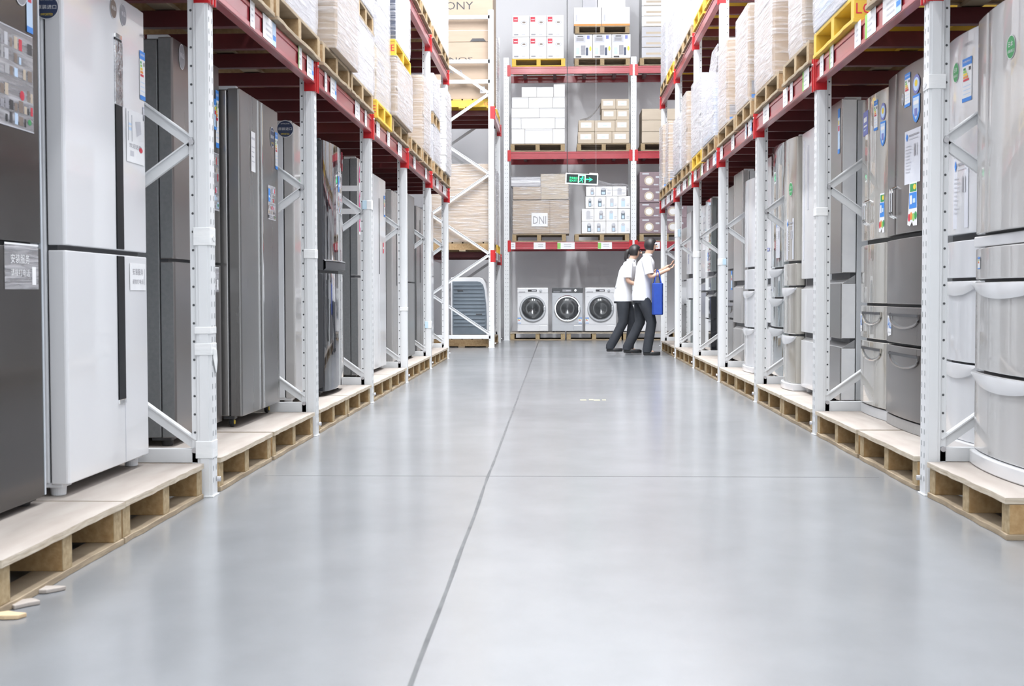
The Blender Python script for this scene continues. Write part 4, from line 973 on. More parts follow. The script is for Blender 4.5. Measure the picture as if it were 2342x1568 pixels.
# ------------------------------------------------------------------ far-left rack
pallet('wood', -1, -1.07, 21.15, 23.28, 0.0, 'orange-brown pallet on the floor under the ribbed grey machine', 'pallets of the short rack', depth=1.0)
pallet('wood', -1, -1.05, 21.13, 22.2, 1.552, 'pallet on the lower shelf of the short rack, near end', 'pallets of the short rack', depth=1.0)
pallet('yellow', -1, -1.03, 22.3, 23.28, 1.552, 'yellow pallet on the lower shelf of the short rack, far end', 'pallets of the short rack', depth=1.0)
pallet('yellow', -1, -1.05, 21.13, 22.2, 3.842, 'yellow pallet under the television cartons of the short rack', 'pallets of the short rack', depth=1.0)
pallet('yellow', -1, -1.03, 22.3, 23.28, 3.842, 'yellow pallet at the far end of the short rack\'s top shelf', 'pallets of the short rack', depth=1.0)
load(-1, -1.06, 21.15, 22.15, 1.70, 2.95, 'wide film-wrapped pale cardboard stack on the lower shelf of the short rack', 1, 3, 'card', depth=1.0)
load(-1, -1.05, 22.35, 23.2, 1.70, 2.95, 'white wrapped stack behind the pale cardboard stack on the short rack', 1, 2, 'cardgrey', depth=1.0)
load(-1, -1.04, 22.35, 23.2, 3.99, 5.2, 'white wrapped stack at the far end of the short rack\'s top shelf', 1, 3, 'cardwhite', depth=1.0)
def boxthing(name, x0, x1, y0, y1, z0, z1, label, k, cat='carton', group=None, draw=None, bevel=.006):
    r = thing(name, label, cat, ((x0 + x1) / 2, y0, z0), 0, group)
    w, d, h = x1 - x0, y1 - y0, z1 - z0
    b = MB().box(-w / 2 + .0015, w / 2 - .0015, 0, d, .001, h - .001, k).build('box', r, bevel)
    if draw:
        t = MB(); draw(t, FRONT(0), w, h); t.build('print' if k != 'cardtv' else 'lettering', b)
    return r
def tv(t, T, w, h):
    t.text(T, 'BRAVIA', -.15, h * .48, .33, .065, 'inkgrey', 1); t.text(T, 'SONY', -.08, h * .70, .5, .06, 'ink', 1, flip=-1)
    t.rect(T, .29, .37, h * .10, h * .22, 'paper', 1); t.rect(T, .30, .36, h * .13, h * .19, 'inkpale', 2)
def tv2(t, T, w, h):
    t.text(T, 'SONY', -.08, h * .55, .53, .125, 'ink', 1); t.rect(T, -w * .47, w * .47, h * .17, h * .175, 'inkpale', 1)
    t.poly(T, [(.13, 0.005), (.39, .005), (.35, .055), (.17, .055)], 'ink', 1)
boxthing('television_carton', -2.05, -1.045, 21.16, 22.18, 3.99, 4.90, 'lower large brown television carton on the yellow pallet of the short rack', 'cardtv', group='television cartons', draw=tv)
boxthing('television_carton', -2.05, -1.045, 21.16, 22.18, 4.902, 5.95, 'upper large brown television carton with big dark lettering on the short rack', 'cardtv', group='television cartons', draw=tv2)
# grey ribbed machine
r = thing('washing_machine', 'white machine with a dark grey ribbed panel and rounded shoulder under the short rack', 'washing machine', (-1.44, 21.3, .146))
out = [(-.31, .02), (.30, .02), (.31, .3), (.30, .55), (.275, .80), (.255, .9), (.215, .965), (.16, .99), (-.31, .99)]
flat = lambda x, z, y: (x, y, z)
MB().prism(out, 0, .62, 'white', flat).build('housing', r, .012)
inn = [(-.285, .06), (.27, .06), (.275, .3), (.265, .55), (.24, .78), (.215, .87), (.17, .915), (.12, .925), (-.285, .925)]
m = MB().prism(inn, -.012, .01, 'slate', flat)
for q in range(12):
    z = .2 + q * .06; xr = .245 if z < .6 else .245 - (z - .6) * .18
    m.bar((-.265, -.012, z), (xr, -.012, z), .02, .022, 'slate')
m.build('ribbed_panel', r, .004)
MB().box(-.20, -.11, -.026, -.01, .765, .785, 'dark').build('vent_slot', r, .002); MB().box(.10, .20, -.026, -.01, .38, .40, 'dark').build('vent_slot', r, .002); MB().box(-.15, -.09, -.026, -.01, .385, .40, 'dark').build('vent_slot', r, .002)
for sx in (-.24, .24): MB().cyl((sx, .06, .003), (sx, .06, .03), .025, 'rubber').cyl((sx, .56, .003), (sx, .56, .03), .025, 'rubber').build('foot', r)

# ------------------------------------------------------------------ far rack: pallets, cartons, washing machines
FY = 24.41
for kind, a, b, z, lab in [('ply', -.90, .12, 0, 'floor pallet under the first and second washing machines'), ('ply', .15, 1.17, 0, 'floor pallet under the third washing machine'), ('ply', 1.2, 2.2, 0, 'floor pallet under the fourth washing machine, behind the workers'),
    ('wood', -.86, .14, 1.83, 'pallet under the wrapped cardboard box with the white DNI sheet'), ('wood', .30, 1.31, 1.83, 'pallet with a torn film end under the small white picture cartons'), ('wood', 1.50, 2.5, 1.83, 'pallet under the mauve wine glass cartons'),
    ('wood', -.89, .12, 3.496, 'pallet under the plain white cartons of the far rack'), ('wood', .345, 1.33, 3.496, 'pallet under the beige stepped cartons of the far rack'), ('wood', 1.52, 2.5, 3.496, 'pallet under the flat beige cartons of the far rack'),
    ('yellow', -.86, .13, 5.06, 'yellow pallet under the six rice cooker cartons'), ('wood', .30, 1.32, 5.06, 'pallet under the appliance picture cartons'), ('wood', 1.5, 2.5, 5.06, 'pallet under the tall pile of white and beige cartons'), ('wood', .31, 1.31, 5.652, 'pallet stacked on the appliance picture cartons')]:
    pallet(kind, 0, 0, a, b, z, lab, 'pallets of the far rack', depth=.95, loc=((a + b) / 2, FY, z))
FB = FY + .02; FD = FY + .85
def rice(t, T, w, h):
    t.rect(T, -w * .44, -w * .17, h * .70, h * .92, 'redp', 1); t.rect(T, -w * .4, -w * .2, h * .78, h * .81, 'paper', 2)
    t.disc(T, w * .18, h * .66, w * .19, 'inkpale', 1, rv=h * .1); t.disc(T, w * .18, h * .66, w * .15, 'paper', 2, rv=h * .07); t.disc(T, w * .18, h * .67, w * .1, 'inkbrown', 3, rv=h * .04)
    t.rect(T, -w * .4, -w * .15, h * .08, h * .14, 'inkgrey', 1); t.rect(T, w * .05, w * .25, h * .1, h * .13, 'inkpale', 1)
n = 0
for b, rowname in enumerate(('bottom', 'top')):
    for a, cn in enumerate(('first', 'middle', 'last')):
        x0 = -.85 + .318 * a; z0 = 5.207 + b * .4
        boxthing('carton', x0, x0 + .316, FB, FB + .5, z0, z0 + .398, 'white rice cooker carton with red square, %s of the %s row on yellow pallet' % (cn, rowname), 'cardwhite', group='rice cooker cartons on the yellow pallet', draw=rice)
def oven(t, T, w, h):
    t.rect(T, -w * .42, w * .12, h * .66, h * .96, 'inkpale', 1); t.rect(T, -w * .36, w * .02, h * .72, h * .86, 'inkgrey', 2); t.rect(T, -w * .3, -.0, h * .9, h * .94, 'ink', 2)
    t.rect(T, w * .2, w * .34, h * .8, h * .95, 'violet', 1); t.rect(T, -w * .12, w * .12, h * .14, h * .54, 'inkgrey', 1); t.rect(T, w * .14, w * .26, h * .12, h * .45, 'navy', 1)
    t.rect(T, -w * .38, -w * .2, h * .16, h * .45, 'palebl', 1); t.disc(T, w * .38, h * .4, w * .06, 'yel', 1, rv=h * .1); t.rect(T, -w * .4, -w * .1, h * .03, h * .09, 'ink', 1)
for a, cn in enumerate(('first', 'middle', 'last')):
    boxthing('carton', .285 + .35 * a, .633 + .35 * a, FB, FB + .6, 5.207, 5.645, 'white carton with an appliance picture, %s of three under the stacked pallet' % cn, 'cardwhite', group='appliance picture cartons', draw=oven)
def plainor(t, T, w, h):
    t.rect(T, -w / 2 + .004, w / 2 - .004, .0, h * .1, 'orange', 1); t.rect(T, -w * .43, -w * .38, h * .25, h * .6, 'inkpale', 1)
boxthing('carton', .285, .80, FB, FD - .1, 5.80, 6.14, 'wide white carton with an orange foot on the stacked pallet, beside the cable', 'cardwhite', draw=plainor)
boxthing('carton', .803, 1.32, FB, FD - .1, 5.80, 6.14, 'wide white carton with an orange foot on the stacked pallet, beside the middle upright', 'cardwhite', draw=plainor)
boxthing('carton', .45, .72, FB + .05, FD - .1, 6.142, 6.6, 'film-covered grey-white carton at the very top of the far rack', 'cardgrey')
boxthing('carton', .725, 1.24, FB + .05, FD - .1, 6.142, 6.6, 'blank white carton at the very top of the far rack', 'cardwhite')
def flatp(t, T, w, h):
    t.rect(T, -w * .4, w * .3, h * .3, h * .5, 'cardpale', 1); t.rect(T, -w * .45, w * .45, h * .02, h * .08, 'cardpale', 1)
for b in range(7):
    boxthing('carton', 1.535, 2.35, FB, FD, 5.207 + b * .19, 5.207 + b * .19 + .188, 'flat white-beige carton on the top far shelf, %s from the bottom' % ('lowest', 'second', 'third', 'fourth', 'fifth', 'sixth', 'seventh')[b], 'cardwhite' if b > 2 else 'cardgrey', group='pile of flat cartons on the top far shelf', draw=flatp)
def tear(t, T, w, h):
    t.rect(T, -w * .48, w * .48, h * .9, h * .93, 'inkpale', 1)
tiers = [(3.645, 3.92, [-.87, -.62, -.10, .12]), (3.922, 4.12, [-.87, -.69, -.06, .12]), (4.122, 4.30, [-.87, -.35, .12]), (4.302, 4.50, [-.86, -.55, -.1, .12]), (4.502, 4.69, [-.68, -.40, -.09])]
for ti, (za, zb_, xs) in enumerate(tiers):
    for q in range(len(xs) - 1):
        boxthing('carton', xs[q], xs[q + 1], FB + random.random() * .03, FD, za, zb_, 'plain white carton in the %s tier of the white pile, %s along it' % (('lowest', 'second', 'third', 'fourth', 'top')[ti], ('first', 'second', 'third')[q]), 'cardwhite', group='plain white cartons on the middle far shelf', draw=tear if (ti + q) % 2 else None)
boxthing('carton', -.087, .12, FB, FD, 4.502, 4.735, 'tall plain white carton at the upper corner of the white pile, beside the cable', 'cardwhite', group='plain white cartons on the middle far shelf')
def beige(t, T, w, h):
    t.rect(T, -w * .35, w * .3, h * .35, h * .8, 'paper', 1); t.rect(T, -w * .1, w * .1, h * .5, h * .58, 'palebl', 2)
for ti, (za, zb_, xs) in enumerate([(3.645, 3.86, [.36, .67, .99, 1.31]), (3.862, 4.07, [.37, .67, 1.05, 1.31]), (4.072, 4.27, [.80, 1.07, 1.31]), (4.272, 4.46, [.79, 1.06, 1.31])]):
    for q in range(len(xs) - 1):
        boxthing('carton', xs[q], xs[q + 1], FB + random.random() * .02, FD, za, zb_, 'beige carton with a white sheet, %s tier, %s along the stepped pile' % (('lowest', 'second', 'third', 'top')[ti], ('first', 'second', 'third')[q]), 'cardpale', group='beige cartons of the stepped pile', draw=beige)
fm = MB(); vs = []; fs = []; nn = 10
for q in range(nn + 1):
    u = q / nn; x = .40 + .40 * u; z = 4.09 + .33 * u ** 2.2
    for e in range(5): vs.append((x, FB - .012 + .1 * e + .01 * noise.noise(Vector((x * 9, e, 0))), z + .012 * noise.noise(Vector((x * 12, e * 2, 3)))))
for q in range(nn): fs += [(q * 5 + e, q * 5 + e + 1, q * 5 + e + 6, q * 5 + e + 5) for e in range(4)]
tag(fm.add(vs, fs, 'film').build('stretch_film', None, 0, smooth=True), 'sheet of clear film sloping over the stepped beige pile', 'plastic film')
for b in range(3):
    boxthing('carton', 1.54, 2.4, FB, FD, 3.645 + b * .21, 3.645 + b * .21 + .208, 'long beige carton on the middle far shelf, %s of the three-high pile' % ('lowest', 'middle', 'topmost')[b], 'cardpale', group='long beige cartons', draw=flatp)
# DNI load
def dni(t, T, w, h):
    t.rect(T, -.17, .13, h * .22, h * .62, 'paper', 1); t.text(T, 'DNI', -.02, h * .41, .24, .14, 'inkgrey', 2)
    t.rect(T, w * .16, w * .165, .01, h - .01, 'inkbrown', 1)
rd = thing('wrapped_carton', 'big wrapped brown box bearing a white sheet lettered DNI', 'carton', (-.33, FB, 1.979))
bx = MB().box(-.52, .53, 0, .85, .001, .62, 'card').build('box', rd, .01)
t = MB(); dni(t, FRONT(-.016), 1.05, .62); t.build('print', bx)
t = film_mesh(1.05, .85, .63, 2.2); t.build('stretch_film', rd, 0, smooth=True)
load(0, 0, -.42, .11, 0, .24, 'small wrapped brown carton lying on the lettered brown box, beside the far left upright', 1, 1, 'card', loc=(-.58, FB, 2.614), depth=.8, marks=())
load(0, 0, -.26, .26, 0, .47, 'bulky crumpled-film bundle on the lettered brown box, nearer the exit sign', 1, 1, 'cardpale', loc=(-.07, FB, 2.614), depth=.8, marks=())
load(0, 0, -.30, .27, 0, .17, 'crumpled-film bundle on top of the small brown carton', 1, 1, 'cardgrey', loc=(-.60, FB + .02, 2.862), depth=.7, marks=())
# white picture cartons
def pic(seed):
    def f(t, T, w, h):
        rn = random.Random(seed); u = -w * .3 + w * .3 * rn.random()
        t.rect(T, u, u + w * .3, h * .15, h * .75, rn.choice(['inkgrey', 'palebl', 'inkpale', 'slate']), 1); t.disc(T, u + w * .15, h * .72, w * .15, 'inkpale', 2, rv=h * .12)
        if rn.random() < .6: t.rect(T, u + w * .05, u + w * .25, h * .2, h * .45, 'palebl', 2)
        t.rect(T, w * .2, w * .38, h * .2, h * .26, 'inkpale', 1); t.rect(T, w * .2, w * .42, h * .34, h * .38, 'inkpale', 1)
    return f
for ti, (za, zb_, xs) in enumerate([(1.979, 2.21, [.43, .66, .88, 1.10, 1.33]), (2.212, 2.44, [.43, .66, .88, 1.10, 1.33]), (2.442, 2.67, [.50, .66, .88, 1.10, 1.33]), (2.672, 2.85, [.51, .69, 1.0, 1.26])]):
    for q in range(len(xs) - 1):
        boxthing('carton', xs[q], xs[q + 1], FB + random.random() * .02, FB + .7, za, zb_, 'small white picture carton under the exit sign, %s tier, %s along' % (('lowest', 'second', 'third', 'top')[ti], ('first', 'second', 'third', 'fourth')[q]), 'cardwhite', group='small white picture cartons', draw=pic(ti * 5 + q))
fm = MB(); vs = []; fs = []
for q in range(nn + 1):
    u = q / nn; x = .55 + .75 * u; z = 3.0 - .12 * u + .02 * sin(u * 9)
    for e in range(5): vs.append((x, FB - .01 + .12 * e, z - (.14 if e == 0 else 0) + .015 * noise.noise(Vector((x * 9, e * 2, 8)))))
for q in range(nn): fs += [(q * 5 + e, q * 5 + e + 1, q * 5 + e + 6, q * 5 + e + 5) for e in range(4)]
tag(fm.add(vs, fs, 'film').build('stretch_film', None, 0, smooth=True), 'sheet of clear film draped over the small white picture cartons', 'plastic film')
def wine(t, T, w, h):
    t.disc(T, -w * .1, h * .42, w * .2, 'cardpale', 1, rv=h * .3); t.disc(T, -w * .1, h * .42, w * .14, 'cardwhite', 2, rv=h * .2)
    t.rect(T, -w * .38, -w * .1, h * .82, h * .92, 'inkpale', 1); t.rect(T, w * .18, w * .34, h * .6, h * .72, 'inkpale', 1); t.rect(T, w * .1, w * .3, h * .12, h * .2, 'inkpale', 1)
for b in range(4):
    for a in range(2):
        boxthing('carton', 1.5 + a * .44, 1.938 + a * .44, FB + .02 * (b % 2), FD, 1.979 + b * .285, 1.979 + b * .285 + .283, 'mauve carton with a wine glass picture, %s tier, %s column' % (('lowest', 'second', 'third', 'top')[b], ('nearer', 'farther')[a] + ' from the middle upright'), 'cardmauve', group='mauve wine glass cartons', draw=wine)

# washing machines
def washer(x0, label, body, panel, doorr, dark):
    r = thing('washing_machine', label, 'washing machine', (x0 + .29, FY + .05, .1495), 0, 'washing machines at the end of the aisle')
    MB().box(-.29, .29, 0, .55, .015, .83, body).build('cabinet', r, .014)
    MB().box(-.286, .286, -.008, .02, .735, .826, panel).build('control_panel', r, .006)
    T = FRONT(-.009)
    m = MB().rect(T, -.09, .075, .755, .795, 'ink' if panel != 'black' else 'inkgrey', 1).rect(T, -.02, .06, .765, .785, 'inkpale', 2).rect(T, -.26, -.14, .745, .757, 'inkgrey', 1); m.build('display', r)
    MB().cyl((.15, -.03, .778), (.15, -.006, .778), .024, 'chrome' if panel == 'black' else 'silver', 24).build('dial', r, .003)
    c = (0, 0, .44)
    MB().lathe([(.248, .0), (.248, -.022), (.236, -.034), (.215, -.034), (.205, -.02), (.205, .0)], doorr, c).build('door_ring', r, 0, smooth=True)
    MB().lathe([(.206, -.018), (.19, -.036), (.15, -.05), (.09, -.044), (.04, -.03), (.0001, -.026)], 'drum', c).build('door_glass', r, 0, smooth=True)
    MB().box(.2, .232, -.045, -.02, .40, .48, doorr).build('door_latch', r, .006)
    MB().box(.12, .27, -.003, .01, .03, .125, body).build('pump_flap', r, .003)
    MB().box(-.288, .288, -.004, .01, .150, .153, 'inkpale').build('seam', r)
    for px, pz in ((-.25, .22) if not dark else (.24, .22), ):
        tk = (lambda u, v, l=0, px=px, pz=pz: (px + u, -.0022 - .0007 * l, pz + v)); sticker('energy', tk, .065, .105).build('sticker', r)
    tk = (lambda u, v, l=0: (-.235 + u, -.0022, .665 + v)); sticker('maker', tk, .045, .011).build('maker_mark', r)
    for sx in (-.24, .24):
        MB().cyl((sx, .06, 0), (sx, .06, .018), .024, 'rubber').build('foot', r); MB().cyl((sx, .5, 0), (sx, .5, .018), .024, 'rubber').build('foot', r)
    return r
washer(-.77, 'white front-loading washing machine, the one beside the far left upright', 'white', 'white', 'silver', False)
washer(-.126, 'silver front-loading washing machine with a black control panel, second in line', 'silver', 'black', 'chrome', True)
washer(.493, 'white front-loading washing machine next to the workers, third in line', 'white', 'white', 'silver', False)
washer(1.13, 'white front-loading washing machine half hidden behind the two workers', 'white', 'white', 'silver', False)

# ------------------------------------------------------------------ hanging exit sign
r = thing('exit_sign', 'hanging green-lit exit sign with a running figure and an arrow', 'exit sign', (.35, 19.8, 2.583))
r.rotation_euler = (0, RAD(2.6), 0)
MB().box(-.245, .245, 0, .035, -.082, -.062, 'signwhite').box(-.245, .245, 0, .035, .068, .082, 'signwhite').box(-.245, -.228, 0, .035, -.062, .068, 'signwhite').box(.228, .245, 0, .035, -.062, .068, 'signwhite').box(.11, .24, 0, .035, .082, .097, 'signwhite').build('frame', r, .003)
MB().box(-.23, .23, .006, .03, -.064, .07, 'signdark').build('sign_face', r)
T = FRONT(.005)
MB().text(T, '安全出口', -.125, .016, .115, .030, 'glow', 1).text(T, 'EXIT', -.125, -.024, .11, .028, 'glow', 1).build('lettering', r)
m = MB(); m.rect(T, -.056, -.040, -.055, .060, 'glowpale', 1).rect(T, .042, .058, -.055, .060, 'glowpale', 1).rect(T, -.056, .058, .052, .064, 'glowpale', 1)
m.disc(T, .012, .032, .011, 'glow', 1)
for a, b, w in (((.004, .018), (-.006, -.012), .013), ((.004, .016), (-.026, .006), .008), ((.006, .014), (.030, .000), .008), ((-.006, -.012), (-.032, -.040), .009), ((-.006, -.012), (.014, -.026), .009), ((.014, -.026), (.008, -.050), .008)):
    d = Vector((b[0] - a[0], b[1] - a[1])).normalized(); nx, nz = -d.y * w / 2, d.x * w / 2
    m.poly(T, [(a[0] - nx, a[1] - nz), (b[0] - nx, b[1] - nz), (b[0] + nx, b[1] + nz), (a[0] + nx, a[1] + nz)], 'glow', 1)
m.build('running_figure', r)
MB().rect(T, .065, .125, -.008, .008, 'glow', 1).poly(T, [(.105, -.034), (.165, .0), (.105, .034), (.125, .008), (.125, -.008)], 'glow', 1).build('arrow', r)
MB().tube([(-.20, .02, .08), (-.216, .02, .10), (-.222, .02, .14), (-.232, .02, .3), (-.272, .02, 1.2), (-.354, .02, 3.0), (-.509, .02, 6.41)], .006, 'cable', 8).build('cable', r, 0, smooth=True)
MB().tube([(.21, .02, .095), (.146, .02, 1.5), (.078, .02, 3.0), (-.077, .02, 6.42)], .0018, 'wire', 6).build('hanger_wire', r)

# ------------------------------------------------------------------ people
def skinned(name, parent, nodes, edges, k, sub=2, root=0):
    """nodes: (x, y, z, r) or (x, y, z, rx, ry); a limb skeleton grown into one continuous surface"""
    me = bpy.data.meshes.new(name); me.from_pydata([n[:3] for n in nodes], edges, [])
    o = bpy.data.objects.new(name, me); COL.objects.link(o); o.parent = parent
    me.materials.append(M[k])
    md = o.modifiers.new('skin', 'SKIN'); md.use_smooth_shade = True; md.branch_smoothing = .3
    sv = me.skin_vertices[0].data if me.skin_vertices else None
    if sv is None:
        me.attributes.new; bpy.context.view_layer.objects.active = o
    for i, n in enumerate(nodes):
        sv[i].radius = (n[3], n[4] if len(n) > 4 else n[3]); sv[i].use_root = (i == root)
    s2 = o.modifiers.new('sub', 'SUBSURF'); s2.levels = sub; s2.render_levels = sub
    return o

def chain(pts, start=None):
    return pts

def person(label, loc, sc, pose, ponytail):
    r = thing('person', label, 'person', loc, 0, 'two workers walking'); r.scale = (sc, sc, sc)
    P = pose
    nodes = []; edges = []
    def add(p, rr, frm=None):
        nodes.append((*p, *(rr if isinstance(rr, tuple) else (rr,)))); i = len(nodes) - 1
        if frm is not None: edges.append((frm, i))
        return i
    pel = add(P['pelvis'], .095); sp = add(P['spine'], .09, pel); ch = add(P['chest'], .095, sp)
    nb = add(P['neck'], .055, ch); nk = add(P['neck2'], .05, nb)
    hx, hy, hz = P['head']
    add((hx - .01, hy, hz - .02), (.068, .076), nk); top = add((hx, hy, hz + .07), (.07, .082), len(nodes) - 1)
    for sgn in (-1, 1):
        q = 'r' if sgn < 0 else 'l'
        sh = add(P['sh' + q], .052, ch); e = add(P['el' + q], .038, sh); w = add(P['wr' + q], .026, e)
        hd = Vector(P['wr' + q]) - Vector(P['el' + q]); hd.normalize()
        pm = Vector(P['wr' + q]) + hd * .05; add(tuple(pm), (.034, .020), w)
        hp = add(P['hip' + q], .07, pel); kn = add(P['kn' + q], .058, hp); an = add(P['an' + q], .036, kn)
        a = P['an' + q]; add((a[0] + .10, a[1], max(a[2] - .045, .035)), .030, an)
    skinned('body', r, nodes, edges, 'skin')
    # fingers, each its own chain rooted in the palm
    for sgn, q in ((-1, 'r'), (1, 'l')):
        hd = (Vector(P['wr' + q]) - Vector(P['el' + q])).normalized(); side = Vector((-hd.y, hd.x, 0)).normalized(); up = side.cross(hd)
        base = Vector(P['wr' + q]) + hd * .065
        for f in range(4):
            b0 = base + side * (.024 - .016 * f); ln = (.068, .076, .071, .055)[f]
            p1 = b0 + hd * ln * .45 - up * .006; p2 = p1 + hd * ln * .32 - up * .014; p3 = p2 + hd * ln * .22 - up * .018
            skinned('finger', r, [(*b0, .0095), (*p1, .009), (*p2, .008), (*p3, .007)], [(0, 1), (1, 2), (2, 3)], 'skin', 1)
        t0 = Vector(P['wr' + q]) + hd * .03 + side * .022 * -sgn; t1 = t0 + side * .03 * -sgn + hd * .03; t2 = t1 + hd * .03
        skinned('thumb', r, [(*t0, .011), (*t1, .010), (*t2, .008)], [(0, 1), (1, 2)], 'skin', 1)
    # face
    f = MB(); fx = hx + .075
    f.lathe([(.0001, .0), (.012, -.012), (.015, -.03), (.0001, -.036)], 'skin', (fx + .004, hy, hz + .03), 'z', 10); f.build('nose', r, 0, smooth=True)
    for sy in (-1, 1):
        MB().lathe([(.0001, -.006), (.009, 0), (.0001, .006)], 'ink', (fx - .008, hy + sy * .03, hz + .035), 'y', 10).build('eye', r, 0, smooth=True)
        MB().lathe([(.0001, -.008), (.022, 0), (.0001, .008)], 'skin', (hx - .012, hy + sy * .076, hz + .02), 'y', 12).build('ear', r, 0, smooth=True)
    MB().lathe([(.0001, -.02), (.007, 0), (.0001, .02)], 'redp', (fx - .004, hy, hz - .035), 'y', 10).build('mouth', r, 0, smooth=True)
    # hair: a cap round the skull, open at the face
    vs = []; fs = []; nu, nv = 24, 14
    for i in range(nv + 1):
        th = pi * i / nv * (.80 if not ponytail else .74)
        for j in range(nu):
            ph = 2 * pi * j / nu; cx, cy, cz = sin(th) * cos(ph), sin(th) * sin(ph), cos(th)
            face = max(0, cx - .35) * max(0, .55 - cz); k = 1 - .75 * min(1, face * 2.2)
            vs.append((hx - .012 + .094 * cx * k, hy + .090 * cy * (k * .5 + .5), hz + .035 + .100 * cz))
    for i in range(nv): fs += [(i * nu + j, i * nu + (j + 1) % nu, (i + 1) * nu + (j + 1) % nu, (i + 1) * nu + j) for j in range(nu)]
    hm = MB().add(vs, fs, 'hair')
    hm.build('hair', r, 0, smooth=True)
    if ponytail:
        skinned('ponytail', r, [(hx - .085, hy, hz + .06, .03), (hx - .13, hy, hz + .02, .038), (hx - .145, hy, hz - .07, .034), (hx - .13, hy, hz - .14, .016)], [(0, 1), (1, 2), (2, 3)], 'hair')
    # polo shirt with short sleeves, trousers: lofted rings that follow the body
    def loft(m, rings, k, n=22):
        vs = []; fs = []
        for c, rx, ry in rings: vs += [(c[0] + rx * cos(2 * pi * i / n), c[1] + ry * sin(2 * pi * i / n), c[2]) for i in range(n)]
        for q in range(len(rings) - 1): fs += [(q * n + i, q * n + (i + 1) % n, q * n + n + (i + 1) % n, q * n + n + i) for i in range(n)]
        fs += [list(range(n))[::-1], list(range((len(rings) - 1) * n, len(rings) * n))]
        return m.add(vs, fs, k)
    def limb(m, pts, k, n=16):
        """(point, radius) rings square to the limb"""
        vs = []; fs = []
        for i, (p, rr) in enumerate(pts):
            d = (Vector(pts[min(i + 1, len(pts) - 1)][0]) - Vector(pts[max(i - 1, 0)][0])).normalized(); x = d.cross(Vector((0.05, 1, 0))).normalized(); y = d.cross(x)
            vs += [Vector(p) + (x * cos(2 * pi * j / n) + y * sin(2 * pi * j / n)) * rr for j in range(n)]
        for q in range(len(pts) - 1): fs += [(q * n + i, q * n + (i + 1) % n, q * n + n + (i + 1) % n, q * n + n + i) for i in range(n)]
        fs += [list(range(n))[::-1], list(range((len(pts) - 1) * n, len(pts) * n))]
        return m.add(vs, fs, k)
    px, py, pz = P['pelvis']; pv = Vector(P['pelvis']); spv = Vector(P['spine']); cv = Vector(P['chest']); nv_ = Vector(P['neck'])
    sm = MB()
    loft(sm, [((px, py, pz - .13), .138, .178), ((px, py, pz - .05), .140, .176), (tuple(pv.lerp(spv, .6)), .124, .156), (tuple(spv.lerp(cv, .4)), .124, .158), (tuple(cv), .130, .176), (tuple(cv.lerp(nv_, .45)), .116, .178), (tuple(cv.lerp(nv_, .75)), .085, .125), (tuple(nv_), .058, .062)], 'shirt')
    for q in 'rl':
        sh = Vector(P['sh' + q]); el = Vector(P['el' + q])
        limb(sm, [(tuple(sh.lerp(cv, .25)), .06), (tuple(sh), .074), (tuple(sh.lerp(el, .35)), .068), (tuple(sh.lerp(el, .8)), .064)], 'shirt')
    sm.build('polo_shirt', r, 0, smooth=True)
    MB().lathe([(.062, -.012), (.07, .0), (.064, .02), (.058, .022)], 'shirt', (P['neck'][0] + .004, P['neck'][1], P['neck'][2] + .012), 'z', 20).build('collar', r, 0, smooth=True)
    tm = MB()
    loft(tm, [((px, py, pz - .16), .13, .168), ((px, py, pz - .06), .132, .165), ((px, py, pz + .07), .115, .145)], 'trouser')
    for q in 'rl':
        h_ = Vector(P['hip' + q]); k_ = Vector(P['kn' + q]); a_ = Vector(P['an' + q])
        limb(tm, [(tuple(h_ + Vector((0, 0, .03))), .07), (tuple(h_ - Vector((0, 0, .08))), .094), (tuple(h_.lerp(k_, .5)), .088), (tuple(k_), .072), (tuple(k_.lerp(a_, .5)), .068), (tuple(a_ + Vector((0, 0, .02))), .066), (tuple(a_ - Vector((0, 0, .012))), .064)], 'trouser')
    tm.build('trousers', r, 0, smooth=True)
    for q in 'rl':
        a = P['an' + q]; z = max(a[2] - .055, .0)
        prof = [(-.055, -.036), (.03, -.044), (.13, -.045), (.185, -.02), (.185, .02), (.13, .045), (.03, .044), (-.055, .036)]
        m = MB(); m.prism([(a[0] + x, a[1] + y) for x, y in prof], z + .001, z + .05, 'shoe'); m.box(a[0] - .055, a[0] + .06, a[1] - .036, a[1] + .036, z + .05, z + .085, 'shoe')
        m.build('shoe', r, .014, smooth=True, seg=3)
    return r
POSE_A = dict(pelvis=(0, 0, .90), spine=(.02, 0, 1.06), chest=(.05, 0, 1.24), neck=(.075, 0, 1.39), neck2=(.10, 0, 1.44), head=(.135, 0, 1.515),
    shr=(.05, -.165, 1.335), elr=(.10, -.215, 1.085), wrr=(.335, -.19, 1.19), shl=(.055, .165, 1.335), ell=(.13, .205, 1.10), wrl=(.36, .15, 1.235),
    hipr=(.02, -.085, .84), knr=(.13, -.09, .46), anr=(.07, -.09, .057), hipl=(-.01, .085, .84), knl=(-.02, .09, .46), anl=(-.20, .09, .085))
POSE_B = dict(pelvis=(0, 0, .90), spine=(.025, 0, 1.05), chest=(.075, 0, 1.22), neck=(.115, 0, 1.36), neck2=(.145, 0, 1.41), head=(.19, 0, 1.475),
    shr=(.07, -.165, 1.31), elr=(.06, -.215, 1.06), wrr=(.27, -.19, .99), shl=(.085, .165, 1.31), ell=(.16, .205, 1.08), wrl=(.38, .15, 1.16),
    hipr=(.0, -.085, .84), knr=(.0, -.09, .46), anr=(-.19, -.09, .085), hipl=(.02, .085, .84), knl=(.15, .09, .46), anl=(.10, .09, .057))
person('person in white polo and dark trousers reaching forward, blue bag on one arm', (1.17, 18.5, 0), 1.0, POSE_A, False)
person('person with a ponytail in white polo and dark trousers, walking just behind the other', (.93, 19.05, 0), .98, POSE_B, True)
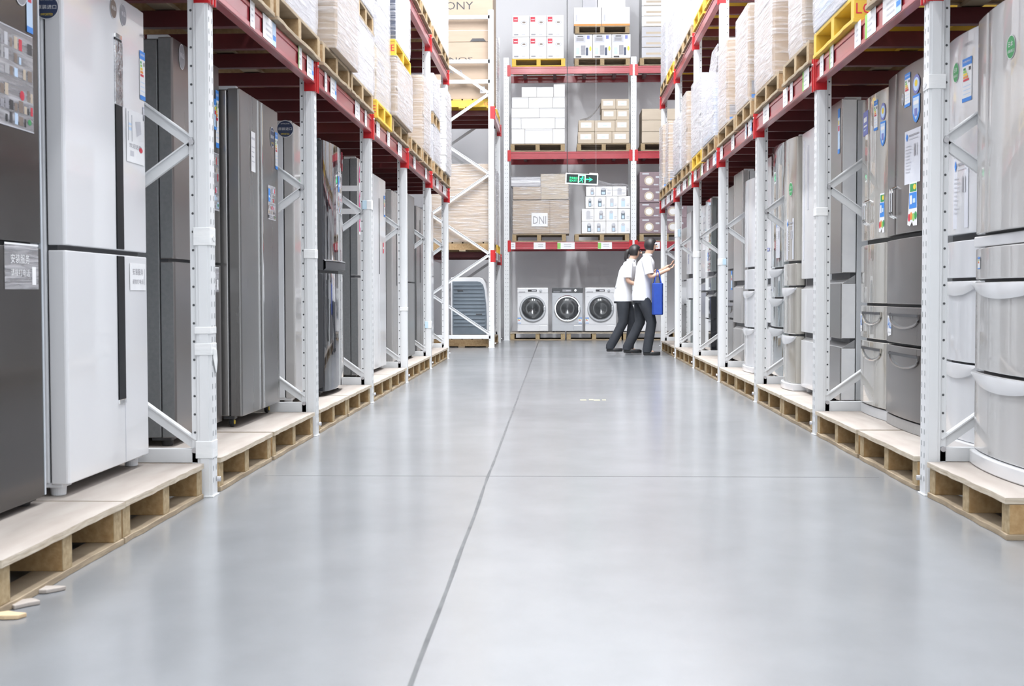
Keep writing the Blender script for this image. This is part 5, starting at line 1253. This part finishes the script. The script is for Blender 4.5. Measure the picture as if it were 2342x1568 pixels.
r = thing('tote_bag', 'royal blue tote bag hanging from the forearm of the leading worker', 'bag', (1.375, 18.305, .57))
m = MB(); pts = [(-.055, -.14), (.055, -.14), (.075, -.05), (.075, .05), (.055, .14), (-.055, .14), (-.075, .05), (-.075, -.05)]
m.prism(pts, 0, .44, 'bluecloth', lambda x, y, z: (x * (1 + .12 * sin(z * 7)), y * (1 - .15 * z), z)); m.build('pouch', r, .012)
for sx in (-.05, .05):
    MB().tube([(sx, -.09, .42), (sx * .6, -.06, .52), (sx * .2, -.02, .605), (0, .0, .622), (sx * .2, .03, .60), (sx * .6, .06, .52), (sx, .09, .42)], .007, 'bluecloth', 8).build('strap', r, 0, smooth=True)

# ------------------------------------------------------------------ light and camera
def lamp(x, y, z, sx, sy, e, col=(.97, .985, 1)):
    d = bpy.data.lights.new('ceiling_lamp', 'AREA'); d.shape = 'RECTANGLE'; d.size = sx; d.size_y = sy; d.energy = e; d.color = col
    o = bpy.data.objects.new('ceiling_lamp', d); COL.objects.link(o); o.location = (x, y, z)
for y, e in ((-1, 260), (3, 330), (7, 420), (10.5, 640), (13.6, 780), (16.8, 700)):
    for x in (-.9, .95): lamp(x, y, 8.7, .4, 2.4, e)
wd = bpy.data.worlds.new('World'); SC.world = wd; wd.use_nodes = True
wd.node_tree.nodes['Background'].inputs[0].default_value = (.94, .97, 1, 1)
wd.node_tree.nodes['Background'].inputs[1].default_value = 3.3

cd = bpy.data.cameras.new('camera'); cam = bpy.data.objects.new('camera', cd); COL.objects.link(cam)
cd.sensor_width = 36; cd.lens = 36 * 3000 / 2342; cd.clip_start = .05; cd.clip_end = 100
yaw, pit, rol, hc = .0355, .0372, -.0021, .861
Fv = Vector((-sin(yaw) * cos(pit), cos(yaw) * cos(pit), -sin(pit)))
R0 = Vector((cos(yaw), sin(yaw), 0)); U0 = Vector((-sin(yaw) * sin(pit), cos(yaw) * sin(pit), cos(pit)))
Rv = R0 * cos(rol) + U0 * sin(rol); Uv = U0 * cos(rol) - R0 * sin(rol)
mt = Matrix((Rv, Uv, -Fv)).transposed().to_4x4(); mt.translation = (0, 0, hc)
cam.matrix_world = mt
cd.dof.use_dof = True; cd.dof.focus_distance = 12.0; cd.dof.aperture_fstop = 9
SC.camera = cam
SC.view_settings.view_transform = 'Standard'; SC.view_settings.look = 'None'; SC.view_settings.gamma = 1; SC.view_settings.use_curve_mapping = False
SC.view_settings.exposure = -1.08
SC.cycles.max_bounces = 8; SC.cycles.sample_clamp_indirect = 8; SC.cycles.transparent_max_bounces = 12; SC.cycles.use_denoising = True
